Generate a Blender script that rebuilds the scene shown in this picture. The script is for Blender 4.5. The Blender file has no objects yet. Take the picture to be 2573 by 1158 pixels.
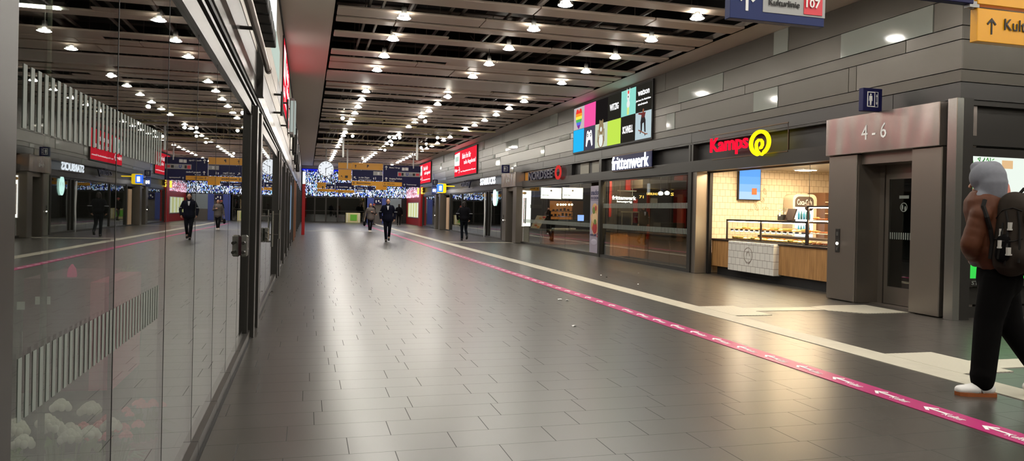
import bpy, math, random
import numpy as np
from mathutils import Vector, Matrix
random.seed(7)
scene = bpy.context.scene
col = scene.collection
# ------------------------------------------------------------------ camera (photo 2573 x 1158)
FOC, YAW, PITCH, ROLL, PX, PY, EYE = 1870.0, math.radians(15.4), math.radians(-.276), math.radians(1.28), 1286.5, 539.0, 1.4
_cy, _sy, _cp, _sp, _cr, _sr = math.cos(YAW), math.sin(YAW), math.cos(PITCH), math.sin(PITCH), math.cos(ROLL), math.sin(ROLL)
FW = Vector((_sy*_cp, _cy*_cp, _sp)); _r = Vector((_cy, -_sy, 0)); _u = _r.cross(FW)
RT = _cr*_r + _sr*_u; UP = -_sr*_r + _cr*_u
EYEP = Vector((0, 0, EYE))
cam_d = bpy.data.cameras.new('camera'); cam = bpy.data.objects.new('camera', cam_d); col.objects.link(cam)
cam_d.sensor_width = 36; cam_d.lens = FOC/2573*36; cam_d.shift_y = (PY-579.0)/2573
cam_d.clip_start = .05; cam_d.clip_end = 300
cam.matrix_world = Matrix(((RT.x, UP.x, -FW.x, 0), (RT.y, UP.y, -FW.y, 0), (RT.z, UP.z, -FW.z, EYE), (0, 0, 0, 1)))
scene.camera = cam
world = bpy.data.worlds.new('world'); scene.world = world; world.use_nodes = True
world.node_tree.nodes['Background'].inputs[0].default_value = (.05, .055, .07, 1)
world.node_tree.nodes['Background'].inputs[1].default_value = .3
vs = scene.view_settings
vs.view_transform = 'Standard'; vs.look = 'None'; vs.gamma = 1; vs.use_curve_mapping = False
vs.exposure = 0.0
scene.cycles.max_bounces = 7; scene.cycles.diffuse_bounces = 3; scene.cycles.glossy_bounces = 4
scene.cycles.transparent_max_bounces = 14; scene.cycles.sample_clamp_indirect = 6; scene.cycles.caustics_reflective = False
scene.cycles.caustics_refractive = False
LAMP_POWER = 200.0
def ray(x, y): return RT*((x-PX)/FOC) - UP*((y-PY)/FOC) + FW
def onX(x, y, X): d = ray(x, y); return EYEP + d*(X/d.x)
def onY(x, y, Y): d = ray(x, y); return EYEP + d*(Y/d.y)
def onK(x, y, k): return EYEP + ray(x, y)*k

# ------------------------------------------------------------------ mesh builder
class MB:
    def __init__(s): s.v = []; s.f = []; s.m = []; s.cur = 0
    def add(s, vs_, fs, mi=None):
        n = len(s.v); s.v += [tuple(v) for v in vs_]; mi = s.cur if mi is None else mi
        for f in fs: s.f.append([i+n for i in f]); s.m.append(mi)
        return s
    def box(s, x0, x1, y0, y1, z0, z1, mi=None):
        if x0 > x1: x0, x1 = x1, x0
        if y0 > y1: y0, y1 = y1, y0
        if z0 > z1: z0, z1 = z1, z0
        v = [(x0,y0,z0),(x1,y0,z0),(x1,y1,z0),(x0,y1,z0),(x0,y0,z1),(x1,y0,z1),(x1,y1,z1),(x0,y1,z1)]
        return s.add(v, [(0,3,2,1),(4,5,6,7),(0,1,5,4),(1,2,6,5),(2,3,7,6),(3,0,4,7)], mi)
    def bbox(s, x0, x1, y0, y1, z0, z1, b=.01, mi=None):      # box with chamfered vertical and horizontal edges
        if x0 > x1: x0, x1 = x1, x0
        if y0 > y1: y0, y1 = y1, y0
        if z0 > z1: z0, z1 = z1, z0
        b = min(b, (x1-x0)*.45, (y1-y0)*.45, (z1-z0)*.45)
        P = []
        for z, i in ((z0, b), (z0+b, 0), (z1-b, 0), (z1, b)):
            c = b
            P += [(x0+i+ (0 if i else c), y0+i, z), (x1-i-(0 if i else c), y0+i, z), (x1-i, y0+i+(0 if i else c), z), (x1-i, y1-i-(0 if i else c), z),
                  (x1-i-(0 if i else c), y1-i, z), (x0+i+(0 if i else c), y1-i, z), (x0+i, y1-i-(0 if i else c), z), (x0+i, y0+i+(0 if i else c), z)]
        F = [list(range(7, -1, -1)), list(range(24, 32))]
        for k in range(3):
            for j in range(8):
                a, b_ = k*8+j, k*8+(j+1) % 8
                F.append((a, b_, b_+8, a+8))
        return s.add(P, F, mi)
    def quad(s, a, b, c, d, mi=None): return s.add([a, b, c, d], [(0, 1, 2, 3)], mi)
    def slab(s, o, r, u, n, w, h, t, mi=None):               # oriented box: origin corner, unit right/up/normal
        o, r, u, n = Vector(o), Vector(r), Vector(u), Vector(n)
        v = [o, o+r*w, o+r*w+u*h, o+u*h]; v += [p+n*t for p in v]
        return s.add(v, [(3,2,1,0),(4,5,6,7),(0,1,5,4),(1,2,6,5),(2,3,7,6),(3,0,4,7)], mi)
    def cyl(s, p0, p1, r0, r1=None, n=12, mi=None, cap=True):
        r1 = r0 if r1 is None else r1
        p0, p1 = Vector(p0), Vector(p1); d = (p1-p0).normalized()
        a = d.orthogonal().normalized(); b = d.cross(a)
        v = []
        for p, r in ((p0, r0), (p1, r1)):
            for i in range(n):
                t = 2*math.pi*i/n; v.append(p + a*math.cos(t)*r + b*math.sin(t)*r)
        f = [(i, (i+1) % n, n+(i+1) % n, n+i) for i in range(n)]
        if cap: f += [list(range(n-1, -1, -1)), list(range(n, 2*n))]
        return s.add(v, f, mi)
    def tube(s, pts, r, n=8, mi=None):
        pts = [Vector(p) for p in pts]; v = []; rr = r if isinstance(r, (list, tuple)) else [r]*len(pts)
        a = None
        for i, p in enumerate(pts):
            d = (pts[min(i+1, len(pts)-1)]-pts[max(i-1, 0)]).normalized()
            a = (d.orthogonal() if a is None else (a - d*a.dot(d))).normalized(); b = d.cross(a)
            for k in range(n):
                t = 2*math.pi*k/n; v.append(p+a*math.cos(t)*rr[i]+b*math.sin(t)*rr[i])
        f = []
        for i in range(len(pts)-1):
            for k in range(n):
                f.append((i*n+k, i*n+(k+1) % n, (i+1)*n+(k+1) % n, (i+1)*n+k))
        f += [list(range(n-1, -1, -1)), list(range((len(pts)-1)*n, len(pts)*n))]
        return s.add(v, f, mi)
    def lathe(s, prof, c, n=16, mi=None):                    # profile (r, z) about a vertical axis at c
        v = []; c = Vector(c)
        for r, z in prof:
            for i in range(n):
                t = 2*math.pi*i/n; v.append((c.x+math.cos(t)*r, c.y+math.sin(t)*r, c.z+z))
        f = []
        for k in range(len(prof)-1):
            for i in range(n): f.append((k*n+i, k*n+(i+1) % n, (k+1)*n+(i+1) % n, (k+1)*n+i))
        f += [list(range(n-1, -1, -1)), list(range((len(prof)-1)*n, len(prof)*n))]
        return s.add(v, f, mi)
    def ell(s, c, rx, ry, rz, n=12, m=8, mi=None, rot=None):
        c = Vector(c); v = [Vector((0, 0, rz))]
        for j in range(1, m):
            t = math.pi*j/m
            for i in range(n):
                a = 2*math.pi*i/n; v.append(Vector((rx*math.sin(t)*math.cos(a), ry*math.sin(t)*math.sin(a), rz*math.cos(t))))
        v.append(Vector((0, 0, -rz)))
        if rot is not None: v = [rot @ p for p in v]
        v = [p+c for p in v]
        f = [(0, 1+i, 1+(i+1) % n) for i in range(n)]
        for j in range(m-2):
            for i in range(n): f.append((1+j*n+i, 1+(j+1)*n+i, 1+(j+1)*n+(i+1) % n, 1+j*n+(i+1) % n))
        L = len(v)-1; b = 1+(m-2)*n
        f += [(L, b+(i+1) % n, b+i) for i in range(n)]
        return s.add(v, f, mi)
    def cap(s, p0, p1, r0, r1, side=None, sc=1.0, n=14, mi=None):   # tapered capsule, cross-section scaled by sc along side
        p0, p1 = Vector(p0), Vector(p1); d = p1-p0; L = d.length
        d = d.normalized() if L > 1e-6 else Vector((0, 0, 1))
        if side is None: a = d.orthogonal().normalized()
        else:
            a = Vector(side); a = (a-d*a.dot(d)).normalized()
        b = d.cross(a); v = [p0-d*r0]; rings = []
        for k in (1, 2, 3): t = math.pi/2*(1-k/3); rings.append((p0-d*r0*math.sin(t), r0*math.cos(t)))
        for k in range(4): t = math.pi/2*k/4; rings.append((p1+d*r1*math.sin(t), max(r1*math.cos(t), 1e-4)))
        for p, r in rings:
            for i in range(n):
                t = 2*math.pi*i/n; v.append(p+a*(math.cos(t)*r*sc)+b*(math.sin(t)*r))
        v.append(p1+d*r1); R_ = len(rings)
        f = [(0, 1+(i+1) % n, 1+i) for i in range(n)]
        for k in range(R_-1):
            for i in range(n): f.append((1+k*n+i, 1+k*n+(i+1) % n, 1+(k+1)*n+(i+1) % n, 1+(k+1)*n+i))
        L_ = len(v)-1; q = 1+(R_-1)*n
        f += [(L_, q+i, q+(i+1) % n) for i in range(n)]
        return s.add(v, f, mi)
    def poly(s, o, r, u, pts, t, mi=None):                    # extruded outline in plane (r,u), thickness t along r x u
        o, r, u = Vector(o), Vector(r), Vector(u); n = r.cross(u).normalized()
        k = len(pts); v = [o+r*a+u*b for a, b in pts]; v += [p+n*t for p in v]
        f = [list(range(k-1, -1, -1)), list(range(k, 2*k))] + [(i, (i+1) % k, k+(i+1) % k, k+i) for i in range(k)]
        return s.add(v, f, mi)
    def disc(s, o, r, u, rad, t, n=24, mi=None, ry=None):
        ry = rad if ry is None else ry
        return s.poly(o, r, u, [(rad*math.cos(2*math.pi*i/n), ry*math.sin(2*math.pi*i/n)) for i in range(n)], t, mi)
    def ring(s, o, r, u, r0, r1, t, n=32, mi=None, a0=0, a1=2*math.pi, sy=1):
        o, r, u = Vector(o), Vector(r), Vector(u); nn = r.cross(u).normalized(); v = []
        full = abs(a1-a0-2*math.pi) < 1e-4; K = n if full else n+1
        for i in range(K):
            a = a0+(a1-a0)*i/n; c = r*math.cos(a)+u*(math.sin(a)*sy)
            v += [o+c*r0, o+c*r1, o+c*r1+nn*t, o+c*r0+nn*t]
        f = []
        for i in range(n):
            a = i*4; b = ((i+1) % K)*4
            for j in range(4): f.append((a+j, a+(j+1) % 4, b+(j+1) % 4, b+j))
        if not full: f += [(0, 1, 2, 3), tuple(4*(K-1)+q for q in (3, 2, 1, 0))]
        return s.add(v, f, mi)
_tc = {}
def text_geo(body, bold=0.0):
    key = (body, bold)
    if key in _tc: return _tc[key]
    cu = bpy.data.curves.new('t', 'FONT'); cu.body = body; cu.offset = bold; cu.resolution_u = 2; cu.extrude = .04
    ob = bpy.data.objects.new('t', cu); col.objects.link(ob)
    dg = bpy.context.evaluated_depsgraph_get(); me = bpy.data.meshes.new_from_object(ob.evaluated_get(dg))
    v = [tuple(x.co) for x in me.vertices]; f = [tuple(p.vertices) for p in me.polygons]
    bpy.data.objects.remove(ob); bpy.data.curves.remove(cu); bpy.data.meshes.remove(me)
    _tc[key] = (v, f); return v, f
def text(mb, body, o, r, u, w, h, t=.01, bold=.0, mi=None):   # fills the box w x h with the word, sticking out t
    v, f = text_geo(body, bold)
    xs = [p[0] for p in v]; ys = [p[1] for p in v]
    x0, x1, y0, y1 = min(xs), max(xs), min(ys), max(ys)
    if h is None: h = w*(y1-y0)/(x1-x0)
    if w is None: w = h*(x1-x0)/(y1-y0)
    o, r, u = Vector(o), Vector(r).normalized(), Vector(u).normalized(); n = r.cross(u)
    mb.add([o+r*((p[0]-x0)/(x1-x0)*w)+u*((p[1]-y0)/(y1-y0)*h)+n*((p[2]+.04)/.08*t) for p in v], f, mi)
    return mb
ORG = {}
def _mesh(name, mb, mats, org, smooth):
    me = bpy.data.meshes.new(name)
    me.from_pydata([(v[0]-org[0], v[1]-org[1], v[2]-org[2]) for v in mb.v], [], mb.f)
    for m in (mats if isinstance(mats, (list, tuple)) else [mats]): me.materials.append(m)
    if len(me.materials) > 1: me.polygons.foreach_set('material_index', mb.m)
    if smooth: me.polygons.foreach_set('use_smooth', [True]*len(me.polygons))
    me.update(); return me
def thing(name, label, cat, loc, group=None):
    o = bpy.data.objects.new(name, None); col.objects.link(o); o.location = loc; o.empty_display_size = .1
    o['label'] = label; o['category'] = cat
    if group: o['group'] = group
    ORG[o.name] = tuple(loc); return o
def part(name, mb, mats, parent, label=None, smooth=False, bev=0):
    org = ORG[parent.name]; me = _mesh(name, mb, mats, org, smooth)
    o = bpy.data.objects.new(name, me); col.objects.link(o); o.parent = parent; ORG[o.name] = org
    if parent.type == 'EMPTY' or True:
        pass
    if label: o['label'] = label
    if bev: md = o.modifiers.new('b', 'BEVEL'); md.width = bev; md.segments = 2; md.limit_method = 'ANGLE'
    return o
def solo(name, mb, mats, label, cat, loc, group=None, smooth=False, bev=0, kind=None):
    me = _mesh(name, mb, mats, loc, smooth); o = bpy.data.objects.new(name, me); col.objects.link(o); o.location = loc
    ORG[o.name] = tuple(loc); o['label'] = label; o['category'] = cat
    if group: o['group'] = group
    if kind: o['kind'] = kind
    if bev: md = o.modifiers.new('b', 'BEVEL'); md.width = bev; md.segments = 2; md.limit_method = 'ANGLE'
    return o
def struct(name, mb, mats, bev=0, smooth=False, loc=(0, 0, 0)):
    me = _mesh(name, mb, mats, loc, smooth); o = bpy.data.objects.new(name, me); col.objects.link(o); o.location = loc; o['kind'] = 'structure'
    ORG[o.name] = tuple(loc)
    if bev: md = o.modifiers.new('b', 'BEVEL'); md.width = bev; md.segments = 2; md.limit_method = 'ANGLE'
    return o
def copy_tree(o, parent=None):
    c = o.copy(); col.objects.link(c); c.parent = parent
    for ch in list(o.children): copy_tree(ch, c)
    return c
def dup(o, loc, label, rz=None, group=None, sc=None):
    c = copy_tree(o); c.location = loc; c['label'] = label
    if rz is not None: c.rotation_euler.z = rz
    if group: c['group'] = group
    if sc: c.scale = (sc, sc, sc)
    return c

# ------------------------------------------------------------------ materials
def lin(c):
    return tuple((x/255/12.92 if x/255 <= .04045 else ((x/255+.055)/1.055)**2.4) for x in c)
def srgb(*c): return lin(c)+(1,)
def mat(name, c, rough=.5, metal=0.0, emit=0, ecol=None, spec=.5, noise=0, nscale=20, bump=0):
    m = bpy.data.materials.new(name); m.use_nodes = True; nt = m.node_tree; b = nt.nodes['Principled BSDF']
    b.inputs['Base Color'].default_value = srgb(*c); b.inputs['Roughness'].default_value = rough; b.inputs['Metallic'].default_value = metal
    b.inputs['Specular IOR Level'].default_value = spec
    if emit:
        b.inputs['Emission Color'].default_value = srgb(*(ecol or c)); b.inputs['Emission Strength'].default_value = emit
    tc = nt.nodes.new('ShaderNodeTexCoord')
    nz = nt.nodes.new('ShaderNodeTexNoise'); nz.inputs['Scale'].default_value = nscale; nz.inputs['Detail'].default_value = 3
    nt.links.new(tc.outputs['Object'], nz.inputs['Vector'])
    if noise:
        mx = nt.nodes.new('ShaderNodeMix'); mx.data_type = 'RGBA'; mx.blend_type = 'MULTIPLY'; mx.inputs[0].default_value = noise
        mx.inputs[6].default_value = srgb(*c); nt.links.new(nz.outputs['Fac'], mx.inputs[7]); nt.links.new(mx.outputs[2], b.inputs['Base Color'])
    if bump:
        bp = nt.nodes.new('ShaderNodeBump'); bp.inputs['Strength'].default_value = bump; bp.inputs['Distance'].default_value = .01
        nt.links.new(nz.outputs['Fac'], bp.inputs['Height']); nt.links.new(bp.outputs[0], b.inputs['Normal'])
    return m
def emat(name, c, s):
    m = bpy.data.materials.new(name); m.use_nodes = True; nt = m.node_tree; nt.nodes.remove(nt.nodes['Principled BSDF'])
    e = nt.nodes.new('ShaderNodeEmission'); e.inputs[0].default_value = srgb(*c); e.inputs[1].default_value = s
    nt.links.new(e.outputs[0], nt.nodes['Material Output'].inputs[0]); return m
def glass(name, tint=(235, 240, 238), boost=1.0, rough=0.0, ior=1.5, film=0.0):
    m = bpy.data.materials.new(name); m.use_nodes = True; nt = m.node_tree; N = nt.nodes; L = nt.links
    N.remove(N['Principled BSDF'])
    tr = N.new('ShaderNodeBsdfTransparent'); tr.inputs[0].default_value = srgb(*tint)
    gl = N.new('ShaderNodeBsdfGlossy'); gl.inputs['Roughness'].default_value = rough; gl.inputs[0].default_value = (1, 1, 1, 1)
    fr = N.new('ShaderNodeFresnel'); ge = N.new('ShaderNodeNewGeometry'); mi = N.new('ShaderNodeMath'); mi.operation = 'MULTIPLY_ADD'
    mi.inputs[1].default_value = 1/ior-ior; mi.inputs[2].default_value = ior; L.new(ge.outputs['Backfacing'], mi.inputs[0]); L.new(mi.outputs[0], fr.inputs[0])
    mu = N.new('ShaderNodeMath'); mu.operation = 'MULTIPLY_ADD'; mu.inputs[1].default_value = boost; mu.inputs[2].default_value = film; mu.use_clamp = True
    L.new(fr.outputs[0], mu.inputs[0]); mx = N.new('ShaderNodeMixShader'); L.new(mu.outputs[0], mx.inputs[0])
    L.new(tr.outputs[0], mx.inputs[1]); L.new(gl.outputs[0], mx.inputs[2]); L.new(mx.outputs[0], N['Material Output'].inputs[0])
    return m
def tile_mat(name, c, grout, tw, th, axis, rough=.25, jw=.02):   # running-bond tiles; axis picks the horizontal coordinate
    m = bpy.data.materials.new(name); m.use_nodes = True; nt = m.node_tree; N = nt.nodes; L = nt.links; b = N['Principled BSDF']
    tc = N.new('ShaderNodeTexCoord'); sp = N.new('ShaderNodeSeparateXYZ'); cb = N.new('ShaderNodeCombineXYZ'); br = N.new('ShaderNodeTexBrick')
    L.new(tc.outputs['Object'], sp.inputs[0]); L.new(sp.outputs[axis], cb.inputs[0]); L.new(sp.outputs[2], cb.inputs[1]); L.new(cb.outputs[0], br.inputs[0])
    br.inputs['Scale'].default_value = 1; br.inputs['Brick Width'].default_value = tw; br.inputs['Row Height'].default_value = th
    br.inputs['Mortar Size'].default_value = jw*th; br.inputs['Color1'].default_value = srgb(*c); br.inputs['Color2'].default_value = srgb(*[q-6 for q in c])
    br.inputs['Mortar'].default_value = srgb(*grout); L.new(br.outputs[0], b.inputs['Base Color']); b.inputs['Roughness'].default_value = rough
    return m
def wood_mat(name, c1, c2, axis=0, rough=.45):
    m = bpy.data.materials.new(name); m.use_nodes = True; nt = m.node_tree; N = nt.nodes; L = nt.links; b = N['Principled BSDF']
    tc = N.new('ShaderNodeTexCoord'); mp = N.new('ShaderNodeMapping'); mp.inputs['Scale'].default_value = (9, 9, .8)
    nz = N.new('ShaderNodeTexNoise'); nz.inputs['Scale'].default_value = 2.2; nz.inputs['Detail'].default_value = 6
    cr = N.new('ShaderNodeValToRGB'); cr.color_ramp.elements[0].position = .3; cr.color_ramp.elements[1].position = .7
    cr.color_ramp.elements[0].color = srgb(*c1); cr.color_ramp.elements[1].color = srgb(*c2)
    L.new(tc.outputs['Object'], mp.inputs[0]); L.new(mp.outputs[0], nz.inputs[0]); L.new(nz.outputs['Fac'], cr.inputs[0]); L.new(cr.outputs[0], b.inputs['Base Color'])
    b.inputs['Roughness'].default_value = rough; return m
def brushed(name, c, rough=.32, metal=.9, axis=2, vary=.12):
    m = bpy.data.materials.new(name); m.use_nodes = True; nt = m.node_tree; N = nt.nodes; L = nt.links; b = N['Principled BSDF']
    b.inputs['Metallic'].default_value = metal; b.inputs['Base Color'].default_value = srgb(*c)
    tc = N.new('ShaderNodeTexCoord'); mp = N.new('ShaderNodeMapping'); s = [60, 60, 60]; s[axis] = .8; mp.inputs['Scale'].default_value = s
    nz = N.new('ShaderNodeTexNoise'); nz.inputs['Scale'].default_value = 3
    mr = N.new('ShaderNodeMapRange'); mr.inputs[3].default_value = rough-vary; mr.inputs[4].default_value = rough+vary
    L.new(tc.outputs['Object'], mp.inputs[0]); L.new(mp.outputs[0], nz.inputs[0]); L.new(nz.outputs['Fac'], mr.inputs[0]); L.new(mr.outputs[0], b.inputs['Roughness'])
    return m
def floor_mat():
    m = bpy.data.materials.new('stone_tiles'); m.use_nodes = True; nt = m.node_tree; N = nt.nodes; L = nt.links; b = N['Principled BSDF']
    def M(op, a, c=None, d=None):
        n = N.new('ShaderNodeMath'); n.operation = op
        for i, x in enumerate((a, c, d)):
            if x is None: continue
            if isinstance(x, (int, float)): n.inputs[i].default_value = x
            else: L.new(x, n.inputs[i])
        return n.outputs[0]
    tc = N.new('ShaderNodeTexCoord'); sp = N.new('ShaderNodeSeparateXYZ'); L.new(tc.outputs['Object'], sp.inputs[0])
    x, y = sp.outputs[0], sp.outputs[1]
    ry = M('DIVIDE', M('SUBTRACT', y, 4.305), .31); row = M('FLOOR', ry); fy = M('FRACT', ry)
    wn = N.new('ShaderNodeTexWhiteNoise'); wn.noise_dimensions = '1D'; L.new(row, wn.inputs['W'])
    rx = M('DIVIDE', M('ADD', x, M('MULTIPLY', wn.outputs[0], .62)), .62); cx = M('FLOOR', rx); fx = M('FRACT', rx)
    ex = M('MULTIPLY', M('MINIMUM', fx, M('SUBTRACT', 1, fx)), .62); ey = M('MULTIPLY', M('MINIMUM', fy, M('SUBTRACT', 1, fy)), .31)
    j = M('MINIMUM', ex, M('ADD', ey, .0008)); joint = M('LESS_THAN', j, .0027)
    cb = N.new('ShaderNodeCombineXYZ'); L.new(cx, cb.inputs[0]); L.new(row, cb.inputs[1])
    w2 = N.new('ShaderNodeTexWhiteNoise'); w2.noise_dimensions = '2D'; L.new(cb.outputs[0], w2.inputs['Vector'])
    nz = N.new('ShaderNodeTexNoise'); nz.inputs['Scale'].default_value = .9; nz.inputs['Detail'].default_value = 5; L.new(tc.outputs['Object'], nz.inputs[0])
    cr = N.new('ShaderNodeMix'); cr.data_type = 'RGBA'; cr.inputs[6].default_value = srgb(60, 57, 52); cr.inputs[7].default_value = srgb(70, 67, 62)
    L.new(M('ADD', M('MULTIPLY', w2.outputs[0], .3), M('MULTIPLY', nz.outputs['Fac'], .6)), cr.inputs[0])
    mj = N.new('ShaderNodeMix'); mj.data_type = 'RGBA'; L.new(joint, mj.inputs[0]); L.new(cr.outputs[2], mj.inputs[6]); mj.inputs[7].default_value = srgb(26, 24, 22)
    L.new(mj.outputs[2], b.inputs['Base Color'])
    rr = M('ADD', M('MULTIPLY', w2.outputs[0], .012), M('ADD', M('MULTIPLY', nz.outputs['Fac'], .03), .279))
    L.new(M('ADD', rr, M('MULTIPLY', joint, .5)), b.inputs['Roughness'])
    b.inputs['Specular IOR Level'].default_value = .9
    n2 = N.new('ShaderNodeTexNoise'); n2.inputs['Scale'].default_value = 1.2; L.new(tc.outputs['Object'], n2.inputs[0])
    bp = N.new('ShaderNodeBump'); bp.inputs['Strength'].default_value = .03; bp.inputs['Distance'].default_value = .01
    L.new(M('SUBTRACT', n2.outputs['Fac'], M('MULTIPLY', joint, .3)), bp.inputs['Height']); L.new(bp.outputs[0], b.inputs['Normal'])
    return m
def stripe_mat(name, c, c2, pitch, axis, rough=.6):
    m = bpy.data.materials.new(name); m.use_nodes = True; nt = m.node_tree; N = nt.nodes; L = nt.links; b = N['Principled BSDF']
    tc = N.new('ShaderNodeTexCoord'); sp = N.new('ShaderNodeSeparateXYZ'); L.new(tc.outputs['Object'], sp.inputs[0])
    mu = N.new('ShaderNodeMath'); mu.operation = 'PINGPONG'; mu.inputs[1].default_value = pitch/2; L.new(sp.outputs[axis], mu.inputs[0])
    mr = N.new('ShaderNodeMapRange'); mr.inputs[1].default_value = pitch*.12; mr.inputs[2].default_value = pitch*.24; L.new(mu.outputs[0], mr.inputs[0])
    mx = N.new('ShaderNodeMix'); mx.data_type = 'RGBA'; mx.inputs[6].default_value = srgb(*c2); mx.inputs[7].default_value = srgb(*c)
    L.new(mr.outputs[0], mx.inputs[0]); L.new(mx.outputs[2], b.inputs['Base Color']); b.inputs['Roughness'].default_value = rough
    return m
M_floor = floor_mat()
M_pav = mat('pale_paving', (196, 190, 172), .5, noise=.25, nscale=6)
M_tact = stripe_mat('tactile_paving', (196, 190, 172), (168, 162, 146), .05, 0, .5)
M_pink = mat('pink_tape', (176, 44, 108), .38)
M_clad = mat('cladding', (84, 79, 71), .38, .45, noise=.1, nscale=1.5)
M_clad2 = mat('cladding_light', (94, 89, 82), .32, .45, noise=.1, nscale=1.5)
M_cladd = mat('cladding_dark', (72, 70, 68), .38, .45)
M_white_panel = mat('white_glass_panel', (150, 154, 147), .08, 0, spec=.8)
M_black = mat('black', (16, 15, 15), .6)
M_void = mat('void_dark', (34, 29, 27), .9, noise=.4, nscale=1.2)
M_anth = mat('anthracite_frame', (62, 60, 57), .35, .5)
M_anth2 = mat('anthracite_panel', (44, 43, 42), .45, .3)
M_slat = mat('slat_metal', (214, 196, 180), .5, .1)
M_soff = mat('soffit_paint', (232, 220, 208), .5, .0)
M_steel = brushed('brushed_steel', (140, 132, 123), .36, .8, 2, .08)
M_steelh = mat('brushed_steel_sign', (172, 162, 156), .24, .75)
_n = M_steelh.node_tree; _b = _n.nodes['Principled BSDF']; _tco = _n.nodes.new('ShaderNodeTexCoord'); _mp = _n.nodes.new('ShaderNodeMapping'); _mp.inputs['Scale'].default_value = (1, 1.5, .5)
_nz = _n.nodes.new('ShaderNodeTexNoise'); _nz.inputs['Scale'].default_value = 1.3; _nz.inputs['Detail'].default_value = 1; _bp = _n.nodes.new('ShaderNodeBump'); _bp.inputs['Strength'].default_value = .45; _bp.inputs['Distance'].default_value = .12
_n.links.new(_tco.outputs['Object'], _mp.inputs[0]); _n.links.new(_mp.outputs[0], _nz.inputs[0]); _n.links.new(_nz.outputs['Fac'], _bp.inputs['Height']); _n.links.new(_bp.outputs[0], _b.inputs['Normal']); _b.inputs['Roughness'].default_value = .26
M_steel_l = mat('steel_light', (168, 168, 162), .25, .9)
M_chrome = mat('chrome', (190, 190, 188), .15, 1)
M_bronze = mat('bronze_tube', (104, 84, 66), .3, .8)
M_glassL = glass('shop_glass_left', (222, 228, 222), 1.25, film=.01)
M_glass = glass('shop_glass', (222, 228, 225), 1.15, film=.03)
M_glassc = glass('clear_glass', (245, 248, 247), .9)
M_film = mat('frosted_film', (128, 134, 128), .6)
M_lamp = emat('lamp_disc', (255, 250, 240), LAMP_POWER)
M_lampg = emat("uplight_glow", (255, 246, 232), 48)  # glow of the added uplights, shared by lift button and letter
M_housing = mat('lamp_housing', (150, 148, 144), .3, .8)
M_flood = emat('flood_glow', (255, 246, 222), 60)
M_blue = mat('sign_blue', (28, 42, 92), .5, spec=.3)
M_bluedk = mat('sign_blue_dark', (14, 15, 66), .5, spec=.25)
M_yel = mat('sign_yellow', (222, 156, 8), .4)
M_grey = mat('sign_grey', (160, 160, 158), .4)
M_whitep = mat('white_print', (235, 235, 232), .5)
M_blackp = mat('black_print', (24, 20, 18), .5)
M_redp = mat('red_print', (214, 52, 66), .4)
M_dark_in = mat('dark_interior', (30, 28, 27), .7)
M_oak = wood_mat('oak_front', (150, 108, 62), (188, 142, 88))
M_orange_in = wood_mat('plywood_front', (150, 98, 50), (182, 126, 68))
print('p1 ok')
# ------------------------------------------------------------------ the setting
XL, XR, ZC, YE, YC = -.57, 9.0, 5.12, 70.0, 8.6
YB, XE = -7.0, 17.0
b = MB(); b.box(-6, XE, YB, 74, -.12, 0); struct('floor', b, M_floor)
b = MB()
b.box(5.46, 5.81, YB, 69.5, 0, .006)
for x0, x1, y0, y1 in ((5.81, 8.8, 31.5, 31.85), (-.3, 5.46, 44.0, 44.25), (5.81, 8.8, 50.8, 51.15), (5.81, 8.9, 61.5, 61.9), (6.4, 7.75, 9.62, 9.95), (6.4, 12, 5.6, 5.95)):
    b.box(x0, x1, y0, y1, 0, .006)
struct('trim_1', b, M_pav)
b = MB()
b.box(5.81, 6.4, 9.2, 10.2, 0, .008); b.box(5.81, 6.4, 5.45, 6.4, 0, .008)
b.poly((0, 0, .0), (1, 0, 0), (0, 1, 0), [(7.6, 9.55), (8.0, 9.2), (8.75, 9.2), (8.75, 10.1), (8.0, 10.1), (7.6, 9.95)], .008)
struct('trim_2', b, M_tact)

# upper cladding of the right wall and of its return
rows = [(3.15, 3.40), (3.40, 3.58), (3.58, 4.01), (4.01, 4.21), (4.21, 4.64), (4.64, 5.12)]
known = {0: [9.88, 16.35, 22.09], 1: [26.16, 28.88], 2: [10.72, 10.91, 12.91, 13.75, 17.22, 17.67, 28.03, 28.47, 35.04, 35.83], 3: [9.64, 14.09, 16.93, 25.08, 26.29],
         4: [9.11, 11.12, 14.96, 17.06, 18.41, 31.91, 33.97, 36.62, 38.84], 5: [12.62, 13.09, 17.8, 26.48, 27.38, 34.37, 34.83]}
whites = {2: [(12.91, 13.75), (17.22, 17.67), (28.03, 28.47), (35.04, 35.83)], 3: [(25.08, 26.29)], 4: [(9.11, 11.12), (14.96, 17.06), (31.91, 33.97)], 5: [(12.62, 13.09), (26.48, 27.38)]}
screens_R = [(18.43, 24.65), (40.0, 46.4), (55.8, 61.6)]
b = MB(); rnd = random.Random(3)
b.box(XR+.028, XR+.10, YC+.04, YE, 3.15, 5.2, 2)
G = .007
for i, (z0, z1) in enumerate(rows):
    js = [YC]+list(known[i]); y = max(js)+rnd.uniform(2, 4)
    wl = list(whites.get(i, []))
    while y < YE-1:
        js.append(y)
        if rnd.random() < .4: wl.append((y, y+.45)); y += .45; js.append(y)
        y += rnd.uniform(2.5, 5.5)
    js = sorted(js+[YE])
    for a, c in zip(js, js[1:]):
        if any(s0 <= a and c <= s1 for s0, s1 in screens_R) and i: continue
        w = any(abs(a-q0) < .01 and abs(c-q1) < .01 for q0, q1 in wl)
        mi = 1 if w else (3 if i == 0 else (0 if rnd.random() < .7 else 4))
        b.box(XR-(.012 if w else 0), XR+.03, a+(0 if a == YC else G), c-G, z0+G, z1-G, mi)
struct('wall_right', b, [M_clad, M_white_panel, M_black, M_cladd, M_clad2])
b = MB(); b.box(XR+.02, XE, YC+.03, YC+.1, 3.15, 5.2, 2)
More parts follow.
